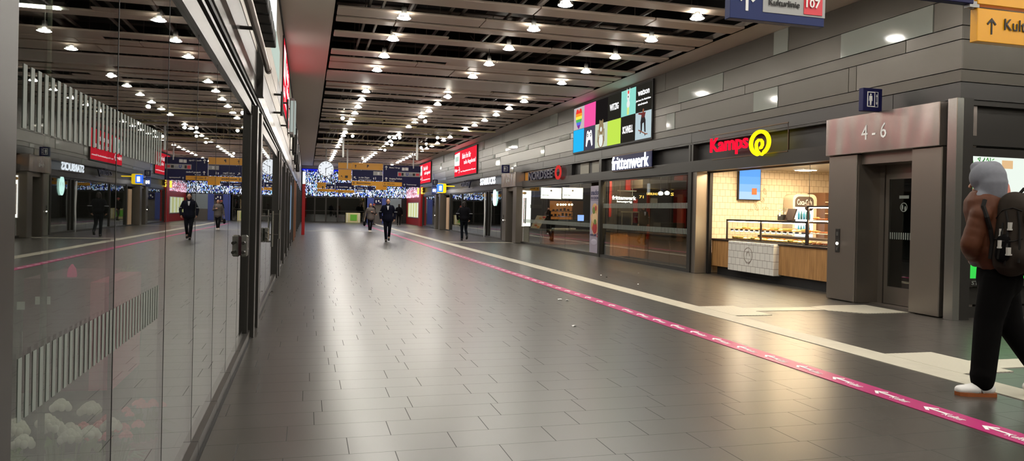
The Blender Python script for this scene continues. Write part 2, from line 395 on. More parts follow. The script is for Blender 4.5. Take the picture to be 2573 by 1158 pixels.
for i, (z0, z1) in enumerate(rows):
    js = [XR]+[XR+q+.37*i for q in (3.1, 6.5)]+[XE]
    for a, c in zip(js, js[1:]):
        b.box(a+(.03 if a == XR else G), c-G, YC, YC+.03, z0+G, z1-G, 3 if i == 0 else 0)
# lower part of the return: recessed fascia, mid rail, plinth and reveal
b.box(XR+.02, XE, YC+.12, YC+.2, 0, 3.15, 5)
b.box(XR+.03, XE, YC+.02, YC+.14, 3.08, 3.15, 5); b.box(XR+.03, XE, YC+.02, YC+.14, 2.50, 2.64, 5); b.box(XR+.03, XR+.12, YC+.02, YC+.14, 2.64, 3.08, 5)
b.box(XR+.02, XE, YC+.02, YC+.14, 0, .16, 5); b.box(XR+.02, XE, YC+.05, YC+.14, .19, .44, 5)
struct('wall_passage', b, [M_clad, M_white_panel, M_black, M_cladd, M_clad2, M_anth])
b = MB()
b.box(XE, XE+.1, YB, YC+.2, 0, 5.2); b.box(-6, XE, YB-.1, YB, 0, 5.2)
struct('wall_back', b, [M_clad])
# far end of the hall: grey header, doors below
b = MB(); b.box(XL, 12, YE, YE+.3, 4.86, 5.2, 0); b.box(XL, 12, YE+.05, YE+.3, 2.3, 4.86, 1)
b.box(-6, 12, YE+5, YE+5.2, 0, 5, 1); b.box(-1, -.5, YE, YE+5, 0, 3, 1); b.box(8.5, 12, YE+.02, YE+5, 0, 2.3, 1)
b.box(-6, 12, YE+.3, YE+5, 2.7, 2.8, 1)
struct('wall_far', b, [mat('far_header', (120, 116, 122), .5), M_black])
for i, (x0, x1) in enumerate([(-.5, .67), (.67, 1.65), (1.65, 2.7), (2.7, 5.2)]):
    d = MB()
    for xx in (x0, x1-.06): d.box(xx, xx+.06, YE-.02, YE+.06, 0, 2.3)
    d.box(x0, x1, YE-.02, YE+.06, 2.24, 2.3); d.box(x0, x1, YE-.02, YE+.06, 0, .08); d.box(x0, x1, YE-.01, YE+.04, 1.02, 1.06)
    o = struct('door_%d' % (i+1), d, M_anth)
    g = MB(); g.box(x0+.06, x1-.06, YE+.01, YE+.02, .08, 2.24); part('pane', g, M_glass, o)

# ceiling: soffits, cross bands, slats, rails, dark void above
b = MB()
b.box(-6, .45, YB, YE+.2, ZC, ZC+.05, 0)
b.box(8.3, XR+.1, YC, YE+.2, ZC, ZC+.05, 0)
bands = [(21.1, 22.6), (34.3, 35.0), (47.4, 48.6), (60.5, 61.7)]
for y0, y1 in bands: b.box(.45, 8.3, y0, y1, ZC, ZC+.05, 0)
b.box(.42, .45, YB, YE, ZC, ZC+.16, 0); b.box(8.3, 8.33, YC, YE, ZC, ZC+.16, 0)
b.box(-6, XE+.1, YB-.1, YE+.2, 6.3, 6.4, 2)
b.box(.3, .42, YB, YE, ZC+.1, 6.3, 2); b.box(8.45, 8.6, YC, YE, ZC+.1, 6.3, 2)
for y in [q*2.2-6 for q in range(35)]: b.box(.42, 8.45 if y > YC else XE, y, y+.28, 5.95, 6.3, 2)
struct('ceiling', b, [M_soff, M_slat, M_void])
near = [(13.0, 13.5), (14.2, 14.78), (14.96, 15.3), (16.2, 16.65), (18.1, 18.6), (19.0, 19.45), (19.62, 20.5)]
rnd = random.Random(11)
pat = [(.0, .5), (.72, 1.05), (1.95, 2.4), (3.8, 4.3), (4.7, 5.1), (5.35, 5.9), (6.6, 6.95)]
sl = list(near); y = 22.9
while y < YE-1:
    for a, c in pat:
        a, c = y+a+rnd.uniform(-.1, .1), y+c+rnd.uniform(-.1, .1)
        if c < YE and not any(a < q1+.2 and c > q0-.2 for q0, q1 in bands): sl.append((a, c))
    y += 7.6
for y in (5.4, -2.2, -9.8):
    for a, c in pat:
        if y+a > YB+.2: sl.append((y+a, y+c))
sm = MB()
for a, c in sorted(sl):
    xe = 8.28 if a > YC else XE-.2
    if 37 < a < 46 and rnd.random() < .55: continue
    cuts = sorted([rnd.uniform(1.5, xe-1) for _ in range(rnd.choice((1, 2)))])
    xs = [.47]+cuts+[xe]
    for p0, p1 in zip(xs, xs[1:]):
        sm.bbox(p0+.006, p1-.006, a, c, ZC-.012, ZC+.035, .01, 0)
    for _ in range(rnd.choice((0, 1, 1)) if a < 26 else rnd.choice((0, 0, 1))):
        p0 = rnd.uniform(.6, xe-3.5); w = rnd.uniform(1.2, 3.4); hh = rnd.uniform(.18, .42)
        if rnd.random() < .5: sm.bbox(p0, p0+w, c-.02, c+hh, ZC-.004, ZC+.03, .008, 0)
        else: sm.bbox(p0, p0+w, a-hh, a+.02, ZC-.004, ZC+.03, .008, 0)
struct('ceiling_slats', sm, [M_slat])
rb = MB()
for x in [1.05, 1.3, 2.6, 2.85, 3.75, 4.9, 5.15, 6.2, 7.45, 7.7]:
    rb.box(x, x+.045, YB, YE, ZC+.12, ZC+.17)
for x in [q for q in np.arange(9.2, 16.5, 1.3)]: rb.box(x, x+.045, YB, YC, ZC+.12, ZC+.17)
for y in np.arange(-5, 69, 1.87):
    for x in (1.07, 2.62, 3.77, 4.92, 6.22, 7.47): rb.cyl((x, y, ZC+.17), (x, y, 6.3), .008, n=5)
struct('ceiling_rails', rb, [mat('rail_metal', (128, 118, 110), .45, .4)])
# pipes and cable ducts in the void
db = MB(); rnd = random.Random(5)
for k in range(22):
    y = -4+k*3.3+rnd.uniform(-.8, .8)
    db.cyl((.5, y, 5.72), (8.3, y+rnd.uniform(-.3, .3), 5.74), rnd.choice((.05, .09, .14)), n=10)
for x in (2.0, 4.4, 6.0): db.cyl((x, YB, 5.55), (x, YE, 5.55), .07, n=10)
for k in range(16):
    x = rnd.uniform(1, 7.5); y = 10+k*3.6
    db.tube([(x, y, 5.5), (x+.2, y+.1, 5.32), (x+.35, y, 5.45), (x+.5, y+.15, 5.3), (x+.7, y, 5.5)], .012, 5)
    db.box(x+.1, x+1.6, y+.6, y+1.2, 5.4, 5.42)
struct('ceiling_ducts', db, [mat('duct', (92, 82, 76), .6, .3)])
# loose pale pipes and bars hanging a little lower in the open part of the ceiling
pb_ = MB(); rnd = random.Random(31)
for k in range(64):
    x = rnd.uniform(.6, 6.2); y = rnd.uniform(29.5, 47); z = rnd.uniform(4.92, 5.25); L_ = rnd.uniform(.8, 3.0)
    if rnd.random() < .7: pb_.cyl((x, y, z), (min(x+L_, 8.2), y+rnd.uniform(-.1, .1), z), rnd.choice((.018, .03, .04)), n=6)
    elif rnd.random() < .5: pb_.cyl((x, y, z), (x+.4, y+L_*.5, z+.3), .02, n=6)
    else: pb_.cyl((x, y, 4.98), (x, y, 5.9), .015, n=6)
for k in range(26): x = 1.2+k*.16; pb_.box(x, x+.06, 24.6, 24.64, 5.35, 5.7)
struct('ceiling_pipes', pb_, mat('pipe_warmlit', (206, 190, 150), .4, .3))  # golden tint puts the floodlights' warm light into the pipe colour
# downlights
def make_light():
    t = thing('ceiling_light', 'round downlight hanging in the left row of the ceiling', 'lamp', (0, 0, 4.99), 'round downlights under the metal slats')
    m = MB(); m.lathe([(.0, -.022), (.06, -.019), (.1, -.011), (.128, .0), (.128, .006)], (0, 0, 4.99), 20); part('diffuser', m, M_lamp, t, smooth=True)
    m = MB(); m.lathe([(.13, .0), (.138, .006), (.13, .016), (.10, .02), (.0, .02)], (0, 0, 4.99), 20); part('reflector', m, M_housing, t)
    m = MB(); m.ring((0, 0, 5.013), (1, 0, 0), (0, 1, 0), .055, .11, .003, 16); part('added_uplight', m, M_lampg, t)  # hidden upward emitter added to brighten slats and soffits
    m = MB(); m.lathe([(.132, .016), (.12, .06), (.09, .095), (.055, .115)], (0, 0, 4.99), 20); part('glass_shade', m, M_glassc, t, smooth=True)
    m = MB(); m.lathe([(.05, .03), (.05, .2), (.04, .22), (.012, .23), (.012, .42)], (0, 0, 4.99), 16); part('housing', m, M_housing, t, smooth=True)
    return t
L0 = make_light(); first = True
for x, nm in ((1.69, 'left'), (4.25, 'middle'), (6.8, 'right')):
    for k in range(-9, 31):
        y = 12.25+1.875*k
        if k in (5, 12, 19, 26): continue
        lb = 'round glowing downlight in the %s row under the ceiling slats' % nm
        if first: L0.location = (x, y, 4.99); L0['label'] = lb; first = False
        else: dup(L0, (x, y, 4.99), lb)
for x in (9.6, 12.2, 14.8):
    for y in (-4.6, -2.8, -.9, 1.0, 2.9, 4.7, 6.6): dup(L0, (x, y, 4.99), 'round downlight over the side passage')
# small bright floodlights among the slats
F0 = thing('floodlight', 'small bright floodlight', 'lamp', (0, 0, 5.0), 'floodlights aimed from the ceiling')
m = MB(); m.cyl((0, -.02, 5.0), (0, .1, 5.06), .085, .06, 14); part('lamp_head', m, M_housing, F0)
m = MB(); m.cyl((0, -.035, 4.995), (0, -.022, 5.0), .07, .075, 14); part('bulb', m, M_flood, F0)
m = MB(); m.box(-.01, .01, .03, .05, 5.0, 6.3); m.box(-.09, -.08, .0, .03, 4.98, 5.14); m.box(.08, .09, 0, .03, 4.98, 5.14); m.box(-.09, .09, .0, .03, 5.13, 5.15); part('bracket', m, M_anth, F0)
fl = [(1126, 243, 'nearest on the middle row'), (861, 297, 'beside the left lamp row'), (1068, 305, 'hanging over the middle row'), (978, 344, 'in the open part of the ceiling'), (1004, 346, 'right of another floodlight in the ceiling'),
      (886, 342, 'near the left row far off'), (984, 364, 'above the yellow signs'), (967, 377, 'above the hall clock signs'), (1058, 371, 'over the dark blue signs'), (1071, 362, 'topmost by the far red screen'), (911, 398, 'lowest, just above the yellow sign'), (1099, 346, 'near the right wall far off')]
for i, (px, py, lb) in enumerate(fl):
    d = ray(px, py); p = EYEP + d*((5.0-EYE)/d.z)
    lb = 'small bright floodlight '+lb
    if i == 0: F0.location = p; F0['label'] = lb
    else: dup(F0, p, lb)
# ------------------------------------------------------------------ right-hand shopfronts (facade plane x = 9)
RY, UZ = Vector((0, -1, 0)), Vector((0, 0, 1))                  # reading direction on the right-hand wall
XF = 9.04
M_tilew = tile_mat('bakery_wall_tiles', (232, 218, 194), (172, 150, 122), .145, .157, 0, .2, .03)
M_tilec = tile_mat('bakery_counter_tiles', (224, 222, 214), (140, 134, 126), .17, .155, 1, .2, .03)
M_tiley = tile_mat('bakery_side_tiles', (236, 226, 206), (180, 158, 128), .145, .157, 1, .2, .03)
M_warm = emat('warm_ceiling_panel', (255, 222, 178), 150)
M_case = emat('case_light', (255, 232, 190), 80)
M_brown = mat('brown_panel', (96, 66, 44), .5)
M_dkbrown = mat('dark_brown', (40, 26, 20), .5)
M_cream = mat('cream_inside', (226, 214, 190), .5)
# long fascia with sign bands
b = MB()
b.box(XF-.04, XF+.12, 11.1, 60, 2.44, 2.71, 0)
b.box(XF+.10, XF+.14, 11.1, 60, 2.71, 3.15, 1); b.box(XF-.04, XF+.12, 11.1, 60, 3.11, 3.15, 0)
for y in (11.1, 16.25, 16.38, 22.1, 22.2, 31.35, 34.5, 50.2, 53.6, 59.9): b.box(XF-.04, XF+.12, y, y+.09, 2.71, 3.12, 0)
for y in (16.28, 22.08, 31.3, 34.45, 47.9, 53.6, 59.9): b.box(XF-.06, XF+.14, y, y+.16, 0, 2.44, 0)
b.box(XF-.04, XF+.14, 16.3, 31.4, 0, .09, 0); b.box(XF-.04, XF+.14, 34.5, 50, 0, .09, 0); b.box(XF-.04, XF+.14, 53.6, 60, 0, .09, 0)
b.box(XF+.0, XF+.1, 16.3, 31.4, 2.40, 2.45, 1); b.box(XF, XF+.1, 34.5, 60, 2.36, 2.44, 1)
struct('trim_3', b, [M_anth, M_anth2])
# shop rooms behind the fascia
b = MB()
b.box(XF+.1, 13.2, 16.3, 16.42, 0, 3.1, 0); b.box(XF+.1, 13.2, 11.0, 11.12, 0, 3.1, 1); b.box(13.2, 13.3, 11, 16.4, 0, 3.1, 1)
b.box(XF+.1, 13.2, 11.1, 16.35, 2.56, 2.66, 2)
struct('wall_bakery', b, [M_tilew, M_tiley, M_cream])
b = MB()
b.box(XF+.14, 15, 22.0, 22.1, 0, 3.1); b.box(15, 15.1, 16.4, 34, 0, 3.1); b.box(XF+.14, 15, 31.4, 31.5, 0, 3.1); b.box(XF+.14, 15, 16.42, 34, 3.0, 3.1)
b.box(XF+.14, 13, 34.5, 34.6, 0, 3.1); b.box(13, 13.1, 34.5, 61, 0, 3.1); b.box(XF+.14, 13, 34.5, 61, 2.9, 3.0); b.box(XF+.14, 13, 60.8, 60.9, 0, 3.1)
b.box(XF+.14, 13, 50.3, 50.4, 0, 3.1)
struct('wall_shops', b, mat('shop_wall_dark', (52, 47, 43), .7))
b = MB(); b.box(11.3, 11.42, 21.0, 21.6, 0, 2.9); b.box(11.9, 12.0, 20.2, 21.9, 1.0, 2.9); struct('wall_red_column', b, mat('red_wall', (140, 26, 22), .5))
# steel jamb left of the bakery, and its black sliding frame
b = MB(); b.bbox(XF-.03, 9.33, 16.08, 16.27, 0, 2.44, .008); solo('jamb_panel', b, M_steel, 'brushed steel pillar glowing orange between bakery opening and dark glass shopfront', 'pillar', (XF, 15.9, 0))
b = MB(); b.box(9.33, 9.41, 16.0, 16.2, 0, 2.44); b.box(9.3, 9.4, 11.1, 16.1, 2.42, 2.46); struct('trim_4', b, M_black)
b = MB(); b.box(XF+.1, XF+.14, 11.12, 15.46, 2.44, 2.56); struct('trim_5', b, mat('lintel_warmlit', (214, 170, 130), .3, .3))  # warm bakery light is put into the lintel colour
# ceiling light panels of the bakery
for i, (x, y) in enumerate([(9.75, 12.2), (9.75, 13.7), (9.75, 15.2), (11.4, 12.2), (11.4, 13.7), (11.4, 15.2)]):
    t = thing('ceiling_panel_light', 'warm square light panel in the bakery ceiling', 'lamp', (x, y, 2.54), 'light panels in the bakery ceiling')
    m = MB(); m.box(x-.2, x+.2, y-.2, y+.2, 2.52, 2.56); part('frame', m, M_whitep, t)
    m = MB(); m.box(x-.17, x+.17, y-.17, y+.17, 2.512, 2.522); part('diffuser', m, M_warm, t)
# counter
t = thing('bakery_counter', 'oak bakery counter with a white tiled middle block and black plinth', 'counter', (9.5, 13.7, 0))
m = MB(); m.box(9.52, 10.15, 11.2, 15.9, 0, .2); part('plinth', m, M_black, t)
m = MB(); m.box(9.45, 10.15, 15.12, 16.05, .2, .81); part('oak_panel', m, M_oak, t)
m = MB(); m.box(9.45, 10.15, 11.2, 13.4, .2, .81); part('oak_panel', m, M_oak, t)
m = MB(); m.bbox(9.32, 10.15, 13.4, 15.12, .17, .83, .008); tb = part('tiled_block', m, M_tilec, t, label='white tiled block with a ring emblem')
m = MB(); m.ring((9.318, 14.32, .55), RY, UZ, .155, .168, .003); m.ring((9.318, 14.32, .53), RY, UZ, .05, .062, .003, a0=0, a1=math.pi, sy=1.7)
m.ring((9.318, 14.32, .47), RY, UZ, .1, .112, .003, a0=math.pi*1.1, a1=math.pi*1.45); m.ring((9.318, 14.32, .47), RY, UZ, .1, .112, .003, a0=math.pi*1.55, a1=math.pi*1.9)
part('emblem', m, mat('emblem_grey', (150, 136, 128), .6), tb)
m = MB(); m.bbox(9.42, 10.2, 11.2, 16.1, .81, .85, .006); part('worktop', m, M_dkbrown, t)
# display case
t = thing('display_case', 'long glass pastry case glowing on the bakery counter', 'display case', (9.6, 13.9, .85))
m = MB()
for y in (15.5, 14.15, 12.62): m.box(9.50, 9.53, y-.02, y+.02, .85, 1.31)
m.box(9.5, 9.53, 12.6, 15.52, 1.285, 1.32); m.box(9.5, 9.53, 12.6, 15.52, .85, .87); m.box(10.1, 10.13, 12.6, 15.52, 1.28, 1.32)
for y in (15.5, 12.62): m.box(9.5, 10.13, y-.015, y+.015, 1.285, 1.315)
part('frame', m, M_dkbrown, t)
m = MB(); m.box(9.5, 10.13, 12.62, 15.5, 1.316, 1.322); part('top_pane', m, M_glassc, t)
m = MB(); m.box(9.505, 9.511, 12.64, 15.48, .87, 1.285); part('front_pane', m, M_glassc, t)
m = MB(); m.box(9.6, 10.1, 12.64, 15.48, 1.075, 1.09); m.box(9.592, 9.602, 12.64, 15.48, 1.06, 1.10, 1); part('shelf', m, [M_cream, M_dkbrown], t)
m = MB(); m.box(9.53, 9.55, 12.66, 15.46, 1.265, 1.28); m.box(9.61, 9.625, 12.66, 15.46, 1.05, 1.06); part('light_strip', m, M_case, t)
for k in range(14):
    m = MB(); y = 15.35-k*.2; m.slab((9.588, y, 1.05), RY, UZ, (-1, 0, 0), .075, .05, .004); part('price_tag', m, M_whitep, t)
t = thing('display_tower', 'tall lit pastry shelf at the right end of the bakery counter', 'display case', (9.6, 11.9, .85))
m = MB()
for y in (12.58, 11.2): m.box(9.50, 9.53, y-.02, y+.02, .85, 1.62); m.box(10.1, 10.13, y-.02, y+.02, .85, 1.62)
m.box(9.5, 10.13, 11.2, 12.6, 1.60, 1.63); m.box(9.5, 9.53, 11.2, 12.6, .85, .87); part('frame', m, M_dkbrown, t)
for z in (1.08, 1.34): m = MB(); m.box(9.54, 10.1, 11.2, 12.58, z, z+.014); part('shelf', m, M_cream, t)
m = MB(); m.box(9.53, 9.55, 11.2, 12.56, 1.585, 1.6); m.box(9.55, 9.57, 11.2, 12.56, 1.325, 1.34); part('light_strip', m, M_case, t)
m = MB(); m.box(10.12, 10.13, 11.2, 12.6, .86, 1.6); part('back_panel', m, M_cream, t)
# pastries
M_crust = mat('golden_crust', (196, 122, 46), .5, noise=.4, nscale=30); M_bun = mat('pale_bun', (232, 190, 120), .5, noise=.2, nscale=40); M_sug = mat('sugar_icing', (244, 236, 220), .5); M_dark_b = mat('dark_bake', (150, 74, 28), .45)
M_green = mat('salad_green', (92, 130, 40), .6)
def pastry(kind, p, rz, label):
    x, y, z = p
    t = thing({'c': 'croissant', 'b': 'bread_roll', 'i': 'iced_bun', 's': 'filled_roll', 'p': 'pretzel'}[kind], label, 'pastry', (x, y, z), 'pastries in the glass case')
    m = MB()
    if kind == 'c':
        pts = [(x+.07*math.cos(a), y-.05+.075*math.sin(a), z+.031) for a in np.linspace(.1, math.pi-.1, 9)]
        m.tube(pts, [.006, .016, .022, .027, .028, .027, .022, .016, .006], 8); part('crust', m, M_crust, t, smooth=True)
    elif kind == 'b': m.ell((x, y, z+.03), .06, .045, .03); part('crust', m, M_bun, t, smooth=True)
    elif kind == 'i':
        m.ell((x, y, z+.026), .055, .055, .026); part('crust', m, M_bun, t, smooth=True); m = MB(); m.ell((x, y, z+.038), .045, .045, .018); part('icing', m, M_sug, t, smooth=True)
    elif kind == 's':
        m.ell((x, y, z+.05), .05, .075, .025); m.ell((x, y, z+.018), .05, .075, .018); part('crust', m, M_crust, t, smooth=True)
        m = MB(); m.ell((x, y, z+.034), .056, .078, .012); part('salad_leaf', m, M_green, t, smooth=True)
    else:
        pts = [(x+.055*math.sin(2*a)*1.1, y+.07*math.cos(a), z+.018) for a in np.linspace(0, 2*math.pi, 22)]
        m.tube(pts, .014, 7); part('crust', m, M_dark_b, t, smooth=True)
    t.rotation_euler.z = rz; return t
protos = {}
rnd = random.Random(21)
nm = {'c': 'golden crescent pastry', 'b': 'pale round bread roll', 'i': 'bun with white icing', 's': 'roll filled with green salad', 'p': 'dark brown twisted pretzel'}
def put(kind, p, where):
    lb = nm[kind]+' '+where
    if kind not in protos: protos[kind] = pastry(kind, p, rnd.uniform(0, 3), lb)
    else: dup(protos[kind], p, lb, rnd.uniform(0, 6))
y = 15.35
while y > 12.75:
    put(rnd.choice('cbis'), (9.70, y, 1.092), 'on the upper shelf of the long glass case')
    put(rnd.choice('cbsi'), (9.86, y+.05, 1.092), 'on the upper shelf of the long glass case'); put(rnd.choice('biis'), (9.62, y, .868), 'on the floor of the long glass case')
    put(rnd.choice('bics'), (9.78, y+.04, .868), 'on the floor of the long glass case'); put(rnd.choice('bsi'), (9.95, y, .868), 'on the floor of the long glass case'); y -= .15
y = 12.45
while y > 11.7:
    for z in (.868, 1.096, 1.356):
        for x in (9.62, 9.78): put(rnd.choice('cpcsp' if z > 1 else 'pcp'), (x+(.03 if x > 9.7 else 0), y, z), 'on the tall shelf at the right counter end')
    y -= .2
# things in the bakery
def rect_on(px, py, Y): return onY(px, py, Y)
a, c = onY(1857, 500, 16.2), onY(1911, 426, 16.2)
t = thing('menu_screen', 'bright blue screen hanging high on the tiled bakery wall', 'screen', (a.x, 16.2, a.z))
m = MB(); m.bbox(a.x-.02, c.x+.02, 16.2, 16.28, a.z-.02, c.z+.02, .005); part('frame', m, M_black, t)
m = MB(); hh = c.z-a.z
for k, (cc) in enumerate([0, 1, 2, 3]): m.box(a.x, c.x, 16.194, 16.2, a.z+hh*k/4, a.z+hh*(k+1)/4, k)
q = onY(1889, 489, 16.19); m.box(q.x-.0, q.x+.14, 16.188, 16.194, q.z, q.z+.16, 4)
part('display', m, [emat('scr_a', (176, 206, 255), 1.3), emat('scr_b', (140, 186, 255), 1.3), emat('scr_c', (112, 170, 252), 1.3), emat('scr_d', (98, 158, 245), 1.3), mat('scr_box', (176, 100, 50), .5)], t)
m = MB()
for px, py, w_, h_, an in ((1922, 481, .045, .08, .3), (1916, 503, .05, .06, -.4), (1900, 520, .05, .1, .5), (1923, 523, .085, .035, 0), (1886, 528, .06, .03, .2)):
    q = onY(px, py, 16.292); r_ = Vector((math.cos(an), 0, math.sin(an))); u_ = Vector((-math.sin(an), 0, math.cos(an)))
    m.ring(q, r_, u_, w_*.88, w_, .004, sy=h_/w_); m.slab(q-u_*h_*.8, r_, u_, (0, -1, 0), .008, h_*1.6, .004)
solo('wall_drawing', m, mat('brown_line', (150, 120, 86), .6), 'thin brown drawings of coffee beans on the tiled bakery wall', 'decoration', (10.9, 16.29, 1.6))
# drinks fridge
fx0 = onY(1998, 500, 15.9).x; fx1 = onY(2044, 500, 15.9).x
t = thing('drinks_fridge', 'white lit drinks fridge with rounded top in the bakery corner', 'fridge', (fx0, 15.9, 0))
m = MB(); W_ = fx1-fx0
def arch(x0, x1, z0, z1, r): 
    return [(x0, z0), (x1, z0)]+[(x1-r+r*math.cos(q), z1-r+r*math.sin(q)) for q in np.linspace(0, math.pi/2, 6)]+[(x0+r-r*math.sin(q), z1-r+r*math.cos(q)) for q in np.linspace(0, math.pi/2, 6)]
m.poly((0, 16.28, 0), (1, 0, 0), UZ, arch(fx0-.06, fx1+.1, .0, 1.98, .14), .38); part('body', m, M_cream, t)
m = MB(); m.poly((0, 15.9, 0), (1, 0, 0), UZ, arch(fx0, fx1, 1.66, 1.92, .12), .012); hd = part('header', m, mat('fridge_header', (84, 76, 72), .4), t)
m = MB(); text(m, 'Coca-Cola', (fx0+.05, 15.886, 1.71), (1, .0, .0), (0, 0, 1), W_-.1, .14, .006, .01); part('lettering', m, M_whitep, hd)
m = MB(); m.box(fx0+.01, fx1-.01, 15.885, 15.9, .6, 1.655); part('door', m, emat('fridge_glow', (236, 250, 255), 2.2), t)
bm_ = [mat('bottle_blue', (60, 150, 190), .2), mat('bottle_teal', (70, 120, 120), .2)]
for k in range(5):
    for z in (1.0, 1.35):
        t = thing('drink_bottle', 'blue bottle standing in the lit drinks fridge', 'bottle', (fx0+.08+k*.075, 15.85, z), 'bottles in the drinks fridge')
        m = MB(); m.lathe([(.025, 0), (.027, .12), (.012, .17), (.012, .2)], (fx0+.08+k*.075, 15.85, z), 10); part('body', m, bm_[k % 2], t, smooth=True)
        m = MB(); m.cyl((fx0+.08+k*.075, 15.85, z+.2), (fx0+.08+k*.075, 15.85, z+.215), .014, n=8); part('cap', m, M_whitep, t)
cx0 = fx1+.11
t = thing('shelf_cabinet', 'brown open shelf cabinet right of the drinks fridge', 'cabinet', (cx0, 15.6, 0))
m = MB(); m.box(cx0, cx0+1.0, 15.6, 16.28, 0, 2.02); part('body', m, M_brown, t)
m = MB(); m.box(cx0, cx0+1.0, 15.56, 15.6, 1.78, 1.8); part('shelf', m, M_cream, t); m = MB(); m.box(cx0, cx0+1.0, 15.56, 15.6, 1.5, 1.52); part('shelf', m, M_cream, t)
# coffee grinder and till on the back counter
g = onX(1963, 545, 10.6)
t = thing('back_counter', 'dark counter at the back of the bakery', 'counter', (11, 14.5, 0)); 
m = MB(); m.box(10.9, 11.4, 12.0, 16.25, 0, .9); part('body', m, M_cream, t); m = MB(); m.box(10.86, 11.44, 12.0, 16.28, .9, .94); part('worktop', m, M_dkbrown, t)
g = onX(1966, 553, 10.0)
t = thing('coffee_grinder', 'black machine with a clear hopper behind the pastry case', 'machine', (10.0, g.y, g.z-.45))
m = MB(); m.bbox(9.93, 10.1, g.y-.09, g.y+.09, 1.325, g.z+.12, .01); part('body', m, M_black, t)
m = MB(); m.lathe([(.05, 0), (.09, .12), (.1, .15)], (10.0, g.y, g.z+.12), 12); part('hopper', m, M_glassc, t, smooth=True)
m = MB(); m.box(9.915, 9.93, g.y-.03, g.y+.01, 1.42, 1.5); part('lit_panel', m, M_whitep, t)
g = onX(1983, 550, 10.0)
t = thing('cash_register', 'dark tilted till screen beside the black machine in the bakery', 'till', (10.0, g.y, 1.32))
m = MB(); m.slab((9.98, g.y+.14, 1.34), RY, Vector((.35, 0, .94)), Vector((.94, 0, -.35)), .28, .26, .03); part('screen', m, M_dkbrown, t)
m = MB(); m.box(10.0, 10.1, g.y-.08, g.y+.08, 1.322, 1.36); part('base', m, M_black, t)
g = onX(2033, 520, 10.3)
t = thing('menu_lamp', 'small dark lamp hanging by the fridge at the counter end', 'lamp', (10.3, g.y, g.z))
m = MB(); m.lathe([(.03, .1), (.08, .02), (.085, -.04), (.05, -.08)], (10.3, g.y, g.z), 12); part('shade', m, M_dkbrown, t, smooth=True)
m = MB(); m.cyl((10.3, g.y, g.z+.09), (10.3, g.y, 2.56), .006, n=6); part('cord', m, M_black, t)
# bakery sign: red letters + yellow spiral
M_kred = emat('letters_red', (255, 20, 50), 1.4); M_kyel = emat('spiral_yellow', (255, 240, 20), 1.5)
t = thing('shop_sign', 'red lit letters with a glowing yellow pretzel ring over the bakery', 'sign', (XF-.1, 14.2, 2.9))
XS = XF-.14
def P_on(px, py, X=None): return onX(px, py, XS if X is None else X)
a, c = P_on(1786, 395), P_on(1881, 352)
m = MB(); text(m, 'Kamps', (XS, a.y, a.z-.0), RY, UZ, a.y-c.y, .42, .03, .012); part('lettering', m, M_kred, t)
q = P_on(1911, 359); m = MB(); R_ = .262
def band(m, path, w, th, o, r, u):
    n = len(path); L_ = []; R2 = []
    for k in range(n):
        a_ = Vector(path[max(k-1, 0)]); b_ = Vector(path[min(k+1, n-1)]); d_ = (b_-a_).normalized(); nrm_ = Vector((-d_.y, d_.x)); ww = w[k] if isinstance(w, list) else w
        L_.append(Vector(path[k])+nrm_*ww/2); R2.append(Vector(path[k])-nrm_*ww/2)
    for k in range(n-1): m.poly(o, r, u, [tuple(R2[k]), tuple(R2[k+1]), tuple(L_[k+1]), tuple(L_[k])], th)
pth = []
for k in range(33): an = math.radians(-62+k*(304/32)); pth.append((R_*.84*math.cos(an), R_*(.0+.88*math.sin(an))))
e0 = pth[-1]
left_ = pth+[(-R_*.22, -R_*.88), (-R_*.02, -R_*.80)]
right_ = [pth[0], (R_*.22, -R_*.93), (R_*.0, -R_*.84), (-R_*.2, -R_*.62), (-R_*.31, -R_*.38), (-R_*.34, -R_*.1), (-R_*.27, R_*.12), (-R_*.1, R_*.24), (R_*.1, R_*.22), (R_*.24, R_*.05), (R_*.25, -R_*.18), (R_*.14, -R_*.38), (-R_*.0, -R_*.40)]
band(m, left_, R_*.27, .035, q, RY*1.42, UZ); band(m, right_, R_*.2, .034, q+Vector((-.001, 0, 0)), RY*1.42, UZ)
part('ring', m, M_kyel, t)
m = MB()
for z in (a.z-.06, a.z+.5): m.box(XS+.09, XS+.12, c.y-1.2, a.y+.1, z, z+.02)
m.box(XS+.1, XS+.13, c.y-1.2, c.y-1.18, a.z-.06, a.z+.5); part('rail', m, M_bronze, t)

# frittenwerk
def shopglass(y0, y1, seams, label, x=XF+.03, z0=.09, z1=2.40, bands=None, mt=None):
    t = thing('glass_front', label, 'shop window', (x, (y0+y1)/2, z0))
    ys = [y0]+seams+[y1]
    for p, q_ in zip(ys, ys[1:]):
        m = MB(); m.box(x, x+.012, p+.006, q_-.006, z0, z1); part('pane', m, mt or M_glass, t)
    if bands:
        for z in bands:
            m = MB(); n = int((y1-y0)/.045)
            for k in range(n): m.box(x-.002, x, y0+k*.045, y0+k*.045+.022, z, z+.14)
            part('film_stripes', m, M_film, t)['kind'] = 'stuff'
    return t
shopglass(16.46, 22.06, [17.5, 18.75, 20.0, 21.2], 'folding glass front with two frosted stripes right of the fish restaurant poster', bands=(.92, 1.56))
shopglass(23.1, 31.05, [25.6, 28.3], 'glass front of the lit fish restaurant', bands=(.92, ))
shopglass(34.75, 37.2, [35.8], 'dark glass panes beside the second lift, with a green round emblem')
shopglass(38.0, 44.2, [40.0, 42.0], 'wide dark glass front behind the walking person')
shopglass(44.4, 47.9, [45.6, 46.8], 'narrow dark glass doors left of the walking person')
shopglass(53.8, 59.9, [55.5, 57.5], 'dark glass front beside the far red shop')
m = MB()
for y in (37.3, 37.85, 44.22): m.box(XF-.02, XF+.1, y, y+.12, 0, 2.4)
struct('trim_6', m, M_anth)
